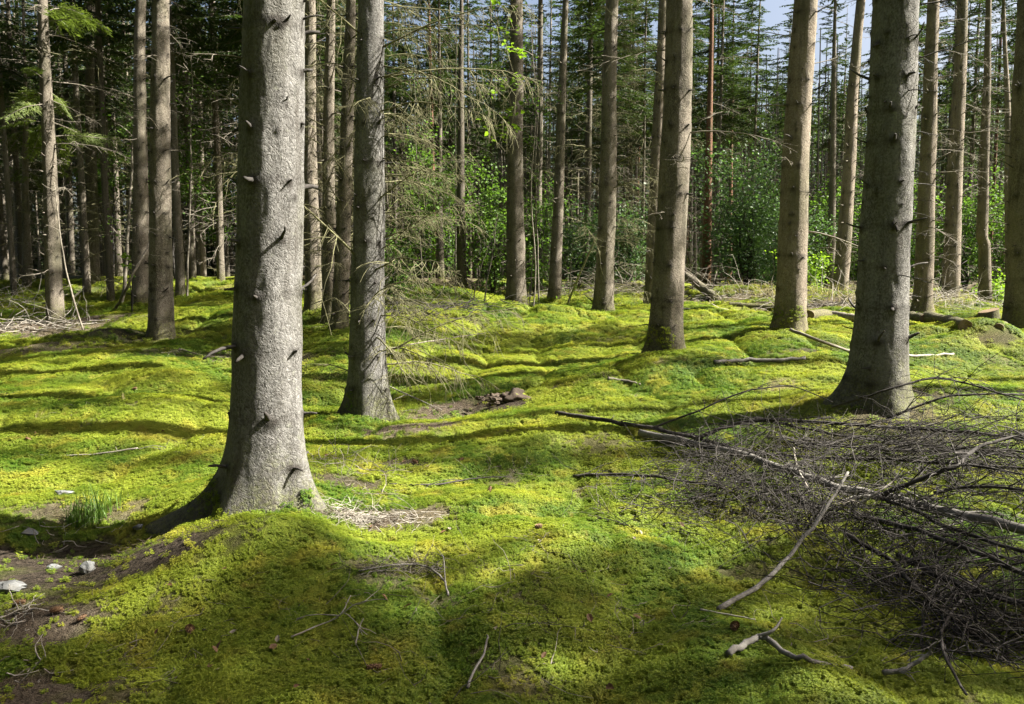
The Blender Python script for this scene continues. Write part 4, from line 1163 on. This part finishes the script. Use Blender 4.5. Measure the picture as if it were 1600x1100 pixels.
tangle('twig_tangle', 'dark matted fine twigs filling the brush pile at right', [blob(1180,775,.55,.3,.22,2),blob(1260,810,.55,.3,.25,3),blob(1330,840,.5,.3,.28,3),blob(1420,930,.45,.3,.22,3),
    blob(1500,990,.4,.3,.2,2),blob(1560,1030,.3,.25,.15,1.5),blob(1130,740,.5,.3,.18,1.5),blob(1540,740,.5,.4,.4,2),blob(1450,720,.6,.4,.3,2),blob(1580,830,.4,.4,.3,1.2),blob(1080,790,.4,.25,.10,.8)], 'dark_twig', 1750, (.18,.75), .0030)
tangle('twig_tangle', 'thin dark twigs spilling from the left side of the brush pile', [blob(1120,770,.55,.3,.16,2),blob(1060,800,.45,.25,.08,1),blob(1200,790,.5,.3,.2,2),blob(1050,840,.4,.25,.04,.8),blob(1350,690,.8,.4,.25,1),blob(1440,980,.3,.2,.1,.5)], 'dark_twig', 360, (.15,.6), .0026)
tangle('twig_heap', 'little heap of bleached lichen-grey twigs right of the thickest trunk', [blob(545,815,.16,.09,.07,2),blob(580,812,.16,.08,.05,1.5),blob(640,812,.16,.08,.03,1)], 'pale_twig', 260, (.05,.22), .0020)
tangle('twig_heap', 'nest-like ring of dry dark twigs on foreground moss', [blob(590,893,.13,.05,.03,1),blob(640,890,.13,.05,.03,1),blob(680,893,.05,.05,.03,.5)], 'dead_wood', 200, (.06,.2), .0015)
tangle('twig_litter', 'dry twigs strewn over bare litter behind the thickest trunk', [blob(520,720,.25,.2,.04,1),blob(600,740,.3,.15,.02,1),blob(690,640,.5,.3,.02,1),blob(560,770,.3,.1,.04,1)], 'dead_wood', 150, (.08,.4), .0026)
tangle('twig_litter', 'pale broken sticks heaped on the ground at far left', [blob(40,505,1.2,.5,.10,2),blob(100,510,.7,.4,.06,1),blob(30,480,1.0,.5,.3,1)], 'pale_twig', 240, (.3,1.1), .007)
tangle('twig_litter', 'dark sticks heaped left of the central bank spruce', [blob(650,490,1.1,.5,.16,2),blob(720,480,.8,.4,.16,1.5),blob(600,500,.7,.4,.14,1)], 'dark_twig', 170, (.3,1.1), .009)
tangle('twig_litter', 'bleached brushwood strewn behind the logs at right', [blob(1330,475,2.0,1.2,.22,2),blob(1420,480,1.8,.8,.22,2),blob(1500,478,1.6,.8,.25,2),blob(1250,475,1.6,.8,.18,1),blob(1150,470,1.3,.7,.2,1)], 'pale_twig', 620, (.25,1.3), .006)
tangle('twig_litter', 'tangled dead brush between the bank spruces and the bushes', [blob(900,460,1.6,1.5,.5,2),blob(980,462,1.4,1.2,.5,2),blob(1080,455,1.5,1.0,.5,1.5)], 'dead_wood', 300, (.4,1.5), .008)
tangle('twig_litter', 'sticks and bark bits on soil at the lower left edge', [blob(25,965,.10,.10,.02,1),blob(40,1050,.18,.10,.02,1),blob(90,840,.4,.15,.02,.7)], 'pale_twig', 60, (.06,.3), .003)
tangle('twig_litter', 'fine dry twigs scattered thinly over the foreground moss', [blob(p_, q_, .35, .2, .02, 1) for p_, q_ in ((300,960),(480,960),(700,960),(850,900),(950,800),(800,740),(1000,980),(880,1000),(1250,1000),(650,1050),(250,1040),(820,850),(300,700),(150,640))], 'dead_wood', 300, (.05,.32), .0018)
tangle('needle_litter', 'brown needles and crumbs on the bare patches of soil', [blob(p_, q_, .5, .25, .004, 1) for p_, q_ in ((120,880),(250,850),(635,668),(700,640),(560,800),(40,960),(770,630),(520,740),(1440,620),(100,800))], 'rotten_wood', 2600, (.015,.06), .0014)

# single sticks on the moss
for pts, r0, r1, mat, lab, sd in [
 ([(608,757,.02),(680,757,.03),(745,747,.03),(800,745,.02)], .008, .004, 'dark_twig', 'long thin dark stick lying behind the twig heap', 2),
 ([(455,995,.02),(500,976,.04),(530,962,.06),(548,930,.12)], .004, .002, 'pale_twig', 'fine forked pale twig on moss at lower left of centre', 3),
 ([(556,1008,.02),(560,985,.05),(568,966,.09)], .004, .002, 'pale_twig', 'short white twig sticking up beside the fine forked one', 0),
 ([(730,1075,.02),(742,1045,.03),(757,1020,.04),(761,992,.06)], .006, .004, 'grey_wood', 'curved grey stick standing out of moss at bottom centre', 0),
 ([(700,930,.02),(692,905,.04),(665,885,.05),(620,882,.05),(560,892,.02)], .006, .003, 'grey_wood', 'curved bark-white twig rimming the nest-like ring', 4),
 ([(1116,566,.03),(1160,564,.04),(1215,563,.04),(1258,559,.03)], .030, .022, 'grey_wood', 'thin pale-barked log on moss in front of the straight tan spruce', 2),
 ([(1410,556,.03),(1440,556,.03),(1490,553,.03)], .022, .016, 'pale_twig', 'thin pale branch on moss right of the ringed spruce', 0),
 ([(1235,515,.30),(1280,532,.22),(1330,549,.10),(1345,553,.05)], .022, .014, 'dead_wood', 'thin pole leaning from the straight tan spruce down to the ringed one', 0),
 ([(950,592,.03),(975,596,.03),(1000,600,.02)], .030, .012, 'dead_wood', 'short broken stub of wood on sunlit moss at centre', 0),
 ([(600,600,.10),(640,618,.06),(690,640,.03)], .009, .005, 'pale_twig', 'pale thin branch lying right of the second grey spruce', 2),
 ([(610,545,.2),(660,535,.15),(760,520,.1)], .012, .006, 'dead_wood', 'slim dead branch across the mossy slope right of the second grey spruce', 8),
 ([(215,700,.02),(160,708,.02),(100,712,.02)], .007, .004, 'pale_twig', 'thin pale stick on the sunny moss at left', 3),
 ([(180,484,.02),(205,435,0,17.6),(237,372,0,18.6)], .035, .02, 'dead_wood', 'dead pole leaning against the sunlit-edged spruce', 0),
 ([(130,516,.02),(110,450,0,15.5),(96,380,0,15.6),(85,285,0,15.8)], .02, .01, 'dead_wood', 'thin crooked dead stem leaning on the slender far left spruce', 3),
 ([(888,472,.02),(910,420,0,18.5),(936,360,0,18)], .03, .02, 'pale_twig', 'pale dead pole leaning toward the second bank spruce', 3),
 ([(280,545,.02),(320,556,.02),(375,560,.02)], .012, .006, 'dead_wood', 'small dead branch on shaded moss left of the thickest trunk', 5),
]:
    stick(pts, r0, r1, mat, lab, sd, .3, cat='stick', name='fallen_stick')

# ------------------------------------------------------------------ logs, stump, rotten wood
rng = np.random.default_rng(108)
def log(name, a, b, ra, rb, bark, label, cat='log', sink=.3, bend=.03, ends=True):
    """fallen log between two pixels lying on the ground: bark shell and two cut faces"""
    A, B = hit(*a), hit(*b)
    n = 14; t = np.linspace(0, 1, n)[:,None]
    P = A+(B-A)*t; rr = ra+(rb-ra)*t[:,0]
    lie = ground(P[:,0], P[:,1])
    P[:,2] = (lie.mean()*.5+(lie[0]+(lie[-1]-lie[0])*t[:,0])*.5)+rr*(1-sink)
    P[1:-1] += rng.normal(size=(n-2,3))*bend*ra
    o0 = P[0].copy(); Q = P-o0
    root = tag(link(name, None, None, o0), label, cat)
    mb = MB(); mb.tube(Q, rr*(1+.08*(rng.uniform(size=n)-.5)), 14, False)
    V = mb.v[0]; V += (vn3(V[:,0]*9, V[:,1]*9, V[:,2]*9, 3)[:,None]-.5)*ra*.25
    link('bark', mb.mesh('bark', M[bark]), root)
    for e, s in ((0, -1), (n-1, 1)):
        ring = V[e*14:(e+1)*14]; c = ring.mean(0)
        ax = (Q[min(e+1, n-1)]-Q[max(e-1, 0)]); ax /= np.linalg.norm(ax)
        m2 = MB(); m2.add(np.concatenate([ring, ring*.985+c*.015+ax*s*.006, [c+ax*s*.008]]), np.array([(q, (q+1) % 14, 14+(q+1) % 14, 14+q) for q in range(14)]))
        m2.f += [[14+q, 14+(q+1) % 14, 28] for q in range(14)]
        link('cut_face', m2.mesh('cut_face', M['cut_wood'], False), root)
    return root
log('fallen_log', (1448,503), (1508,516), .105, .09, 'brown_bark', 'rough barked log lying on moss right of the first tan spruce')
log('fallen_log', (1413,499), (1445,506), .10, .10, 'brown_bark', 'short log end to end with the rough one, behind the ringed spruce')
log('fallen_log', (1262,500), (1292,497), .10, .09, 'tan_bark', 'sawn log stub with a brown end face behind the straight tan spruce')
log('fallen_log', (1295,494), (1345,503), .08, .07, 'dead_wood', 'low grey log just left of the ringed spruce')
log('fallen_log', (1140,478), (1212,484), .07, .06, 'dark_bark', 'dark thin log on the far edge of the bright moss')
log('fallen_log', (1560,512), (1592,498), .07, .06, 'dark_bark', 'dark log slanting up to the trunk at the right edge')
log('fallen_log', (108,436), (150,437), .12, .12, 'tan_bark', 'pale log in the dim wood behind the flared dark trunk')
# fallen trunk leaning with its grey root end, right of the leaning spruce
A, B = hit(1116, 470), at_depth(1062, 428, 23.5)
P = A+(B-A)*np.linspace(0, 1, 10)[:,None]; P[:,2] += .1
mb = MB(); mb.tube(P-P[0], np.linspace(.13, .10, 10), 12)
root = tag(link('toppled_tree', None, None, P[0]), 'big grey fallen trunk slanting up behind the leaning brown spruce', 'log')
link('bark', mb.mesh('bark', M['dark_bark']), root)
for q in range(16):
    mb = MB(); k = int(rng.integers(1, 9)); mb.tube(wander(P[k]-P[0], rdir()+np.array([0,0,.4]), rng.uniform(.5, 1.4), 6, .15, .03), np.linspace(.02, .005, 6), 5)
    link('branch', mb.mesh('branch', M['dead_wood']), root)

def lump(mb, c, r, sq, seed, rough=.3, n=16):
    u = np.linspace(0, 2*math.pi, n, endpoint=False); v = np.linspace(0, math.pi, n//2+1)
    U, Vv = np.meshgrid(u, v)
    d = np.stack([np.sin(Vv)*np.cos(U), np.sin(Vv)*np.sin(U), np.cos(Vv)], -1)
    k = 1+rough*(vn3(d[...,0]*2.1+seed, d[...,1]*2.1, d[...,2]*2.1, seed)-.5)*2+rough*.5*(vn3(d[...,0]*5+seed, d[...,1]*5, d[...,2]*5, seed)-.5)
    P = (d*k[...,None]*np.array(sq)*r).reshape(-1, 3)+np.array(c)
    m = len(v); i = np.arange(m-1)[:,None]*n; j = np.arange(n)[None,:]; j2 = (j+1) % n
    mb.add(P, np.stack([i+j, i+n+j, i+n+j2, i+j2], -1).reshape(-1, 4))

# sawn stump with a slanting top behind the logs at right
p = hit(1545, 497); root = tag(link('tree_stump', None, None, p), 'low sawn stump with slanting brown top near the crooked pale trunk', 'stump')
mb = MB(); k = 16; a = np.arange(k)*2*math.pi/k
ring = lambda r, z, sl: np.stack([r*np.cos(a)*(1+.1*np.sin(3*a)), r*np.sin(a), z+sl*np.cos(a)], -1)
mb.add(np.concatenate([ring(.25,-.1,0), ring(.20,.05,.01), ring(.18,.15,.05)]), np.concatenate([np.stack([q*k+np.arange(k), q*k+(np.arange(k)+1) % k, (q+1)*k+(np.arange(k)+1) % k, (q+1)*k+np.arange(k)], -1) for q in (0, 1)]))
link('bark', mb.mesh('bark', M['dark_bark']), root)
mb = MB(); mb.v = [np.concatenate([ring(.178,.154,.05)])]; mb.n = k; mb.f = [list(range(k))]; link('cut_face', mb.mesh('cut_face', M['cut_wood'], False), root)

# crumbling mossy stump at centre
p = hit(803, 622); root = tag(link('rotten_stump', None, None, p), 'crumbling brown rotten stump with a moss cap on the sunny slope at centre', 'stump')
mb = MB(); lump(mb, (0,0,.0), .13, (1.2,.9,.6), 5, .6, 24); link('stump_core', mb.mesh('stump_core', M['rotten_wood']), root)
mb = MB(); lump(mb, (.03,.02,.045), .085, (1.2,1,.5), 6, .4, 20); link('moss_cap', mb.mesh('moss_cap', M['moss']), root)
for q in range(12):
    mb = MB(); lump(mb, (-.08-rng.uniform(0,.35), rng.normal()*.12-.05, rng.uniform(-.02,.02)), rng.uniform(.02,.055), (1.3,.9,.6), 20+q, .6, 12); link('wood_chunk', mb.mesh('wood_chunk', M['rotten_wood'], False), root)

# stones
def stone(px, py, r, sq, seed, label, rot=(0,0,0)):
    p = hit(px, py); bm = MB(); lump(bm, (0,0,0), r, sq, seed, .28, 14)
    # flatten facets
    V = bm.v[0]
    rg = np.random.default_rng(seed)
    for q in range(9):
        d = rg.normal(size=3); d /= np.linalg.norm(d); lim = r*min(sq)*rg.uniform(.75, 1.15)
        e = V@d-lim; V -= np.where(e > 0, e, 0)[:,None]*d
    o = link('stone', bm.mesh('stone', M['stone'], False), None, p+np.array([0,0,r*sq[2]*.45]), rot)
    return tag(o, label, 'stone')
stone(137, 893, .048, (.8,.8,.95), 3, 'blue-grey upright stone, nearest the mossy mound', (.3,.4,.5))
stone(78, 890, .05, (1.3,.8,.4), 4, 'flat pale stone left of the upright one on dark soil', (0,.1,.2))
stone(217, 828, .055, (1.25,.8,.42), 5, 'flat white stone right of the grass tuft', (0,-.1,.1))
stone(45, 834, .055, (1.3,.8,.5), 6, 'rounded white stone at far left below the grass tuft', (0,.1,0))
stone(95, 774, .06, (1.3,.8,.42), 7, 'pale stone hidden behind the grass tuft', (0,0,.3))
stone(10, 925, .07, (1.2,.9,.6), 8, 'dark stone at the left edge of the picture', (0,0,.6))

# grass
def grass(px, py, n, h, spread, mat, label, cat='grass tuft', bend=.5):
    p = hit(px, py); root = tag(link('grass_tuft', None, None, p), label, cat)
    mb = MB()
    for q in range(n):
        a = rng.uniform(0, 6.28); b = np.array([math.cos(a), math.sin(a), 0])*spread*math.sqrt(rng.uniform()); d = rng.uniform(0, 6.28)
        L = h*rng.uniform(.3, 1.15)*rng.uniform(.7, 1); k = rng.uniform(.05, bend*1.5); dv = np.array([math.cos(d), math.sin(d), 0]); sv = np.array([-math.sin(d), math.cos(d), 0])
        w = .0032*rng.uniform(.6, 1.3)*max(1, h/.35)
        P = [b+dv*L*k*(t**2)+np.array([0,0,L*t*(1-.35*k*t)]) for t in (0,.3,.6,.85,1)]
        V = []
        for c, ww in zip(P, (w, w, w*.8, w*.45, w*.08)): V += [c-sv*ww, c+sv*ww]
        mb.add(V, [(2*i_, 2*i_+1, 2*i_+3, 2*i_+2) for i_ in range(4)])
    link('blades', mb.mesh('blades', M[mat], False), root)
grass(138, 818, 190, .30, .13, 'grass_blade', 'tuft of long green grass beside the white stones at left')
grass(165, 800, 40, .22, .10, 'grass_blade', 'thin green grass wisp right behind the long tuft')
grass(60, 655, 12, .16, .05, 'dry_grass', 'pale dry grass wisp on the shaded moss at far left')
grass(195, 628, 10, .14, .04, 'dry_grass', 'pale dry grass wisp on the moss left of the thickest trunk')
grass(1098, 556, 14, .22, .04, 'grass_blade', 'small green grass sprout right of the leaning brown spruce')
for q, (a, b) in enumerate(((1290,462),(1350,472),(1460,475),(1520,470),(1180,458),(1230,466))):
    grass(a, b, 160, .45, .8, 'dry_grass', 'patch of straw-coloured dry grass in the clearing behind the logs', bend=.7)
for o in COL.objects:
    if o.get('label', '').startswith('patch of straw'): o['group'] = 'dry grass patches in the clearing'

# ferns among the saplings
def fern(px, py, n, L, label):
    p = hit(px, py); root = tag(link('fern', None, None, p), label, 'fern')
    for q in range(n):
        a = q*6.283/n+rng.normal()*.3; mb = MB(); A, B, C, Wd = [], [], [], []
        t = np.linspace(0, 1, 16); k = rng.uniform(.8, 1.1)
        P = np.stack([np.cos(a)*L*k*t, np.sin(a)*L*k*t, L*k*(1.1*t-.95*t*t)], -1); mb.tube(P, np.linspace(.004, .001, 16), 3, False)
        for i_ in range(2, 16):
            for s in (-1, 1):
                A.append(P[i_]); B.append(np.array([-math.sin(a)*s+math.cos(a)*.3, math.cos(a)*s+math.sin(a)*.3, -.1])); C.append(L*.26*(1-t[i_])+.02); Wd.append(.018)
        ribbon_twigs(mb, A, B, C, Wd, np.tile([0,0,1.], (len(A),1)))
        link('frond', mb.mesh('frond', M['broad_leaf'], False), root)
fern(690, 462, 9, .75, 'green fern on the bank left of the short pale sapling')
fern(640, 475, 8, .65, 'green fern low beside the dark heap of sticks')
fern(630, 455, 7, .6, 'fern in half shade right of the second grey spruce')

# spruce cones and dead leaves
mb = MB(); lump(mb, (0,0,0), .014, (2.6,1,1), 2, .05, 10)
for q in range(60):
    t = q/60; a = q*2.4; x = -.034+.068*t; r = .0145*math.sqrt(max(0, 1-((t-.45)/.62)**2))
    d = np.array([.5, math.cos(a), math.sin(a)]); c = np.array([x, r*math.cos(a), r*math.sin(a)]); s = np.array([0, -math.sin(a), math.cos(a)])
    mb.add([c-s*.004, c+s*.004, c+s*.003+d*.007, c-s*.003+d*.007], [(0,1,2,3)])
cone = mb.mesh('spruce_cone', M['cone'], False)
for px, py, lab in [(585,1050,'tan cone lying at bottom left of centre'),(297,990,'reddish-brown cone on shaded foreground moss at left'),(30,948,'red-brown cone beside bark bits at the left edge'),
    (128,972,'light brown cone on moss just below the soil hollow'),(88,960,'brown cone at the rim of the soil hollow'),(720,722,'brown cone on moss right of the bare litter'),(648,725,'dark brown cone on litter behind the twig heap'),
    (842,828,'small brown cone on moss at the centre of the foreground'),(765,770,'small cone right of the twig heap'),(1148,985,'cone in shade left of the gnarled pale wood'),
    (210,610,'brown cone on the sunny moss at left, farthest one'),(45,690,'brown cone near the left edge on sunny moss'),(95,628,'brown cone in the left shadow band'),(640,570,'brown cone right of the second grey spruce')]:
    p = hit(px, py); o = link('spruce_cone', cone, None, p+np.array([0,0,.022]), (rng.uniform(0,6), rng.normal()*.3, rng.uniform(0,6.28)), rng.uniform(.65,.95))
    tag(o, lab, 'cone')
def dleaf(mat):
    mb = MB(); L = .05
    mb.add([(0,0,0),(.3*L,.28*L,.10*L),(.7*L,.24*L,.12*L),(L,0,.02*L),(.7*L,-.24*L,.15*L),(.3*L,-.28*L,.08*L),(.5*L,0,-.02*L)], [(0,1,6,5)])
    mb.f += [[1,2,6],[2,3,6],[3,4,6],[4,5,6]]
    return mb.mesh('dead_leaf', M[mat], False)
DL = {'dead_leaf': dleaf('dead_leaf'), 'pale_leaf': dleaf('pale_leaf')}
for q in range(46):
    px, py = rng.uniform(20, 1100), rng.uniform(600, 1085)
    mt = ('dead_leaf', 'dead_leaf', 'pale_leaf')[q % 3]
    p = hit(px, py)
    tag(link('dead_leaf', DL[mt], None, p+np.array([0,0,.022]), (rng.normal()*.4, rng.normal()*.4, rng.uniform(0,6.28)), rng.uniform(.5,1.0)),
        'curled brown dead leaf lying on the moss' if mt == 'dead_leaf' else 'curled whitish dead leaf lying on the moss', 'leaf', 'brown leaves on the moss' if mt == 'dead_leaf' else 'whitish leaves on the moss')
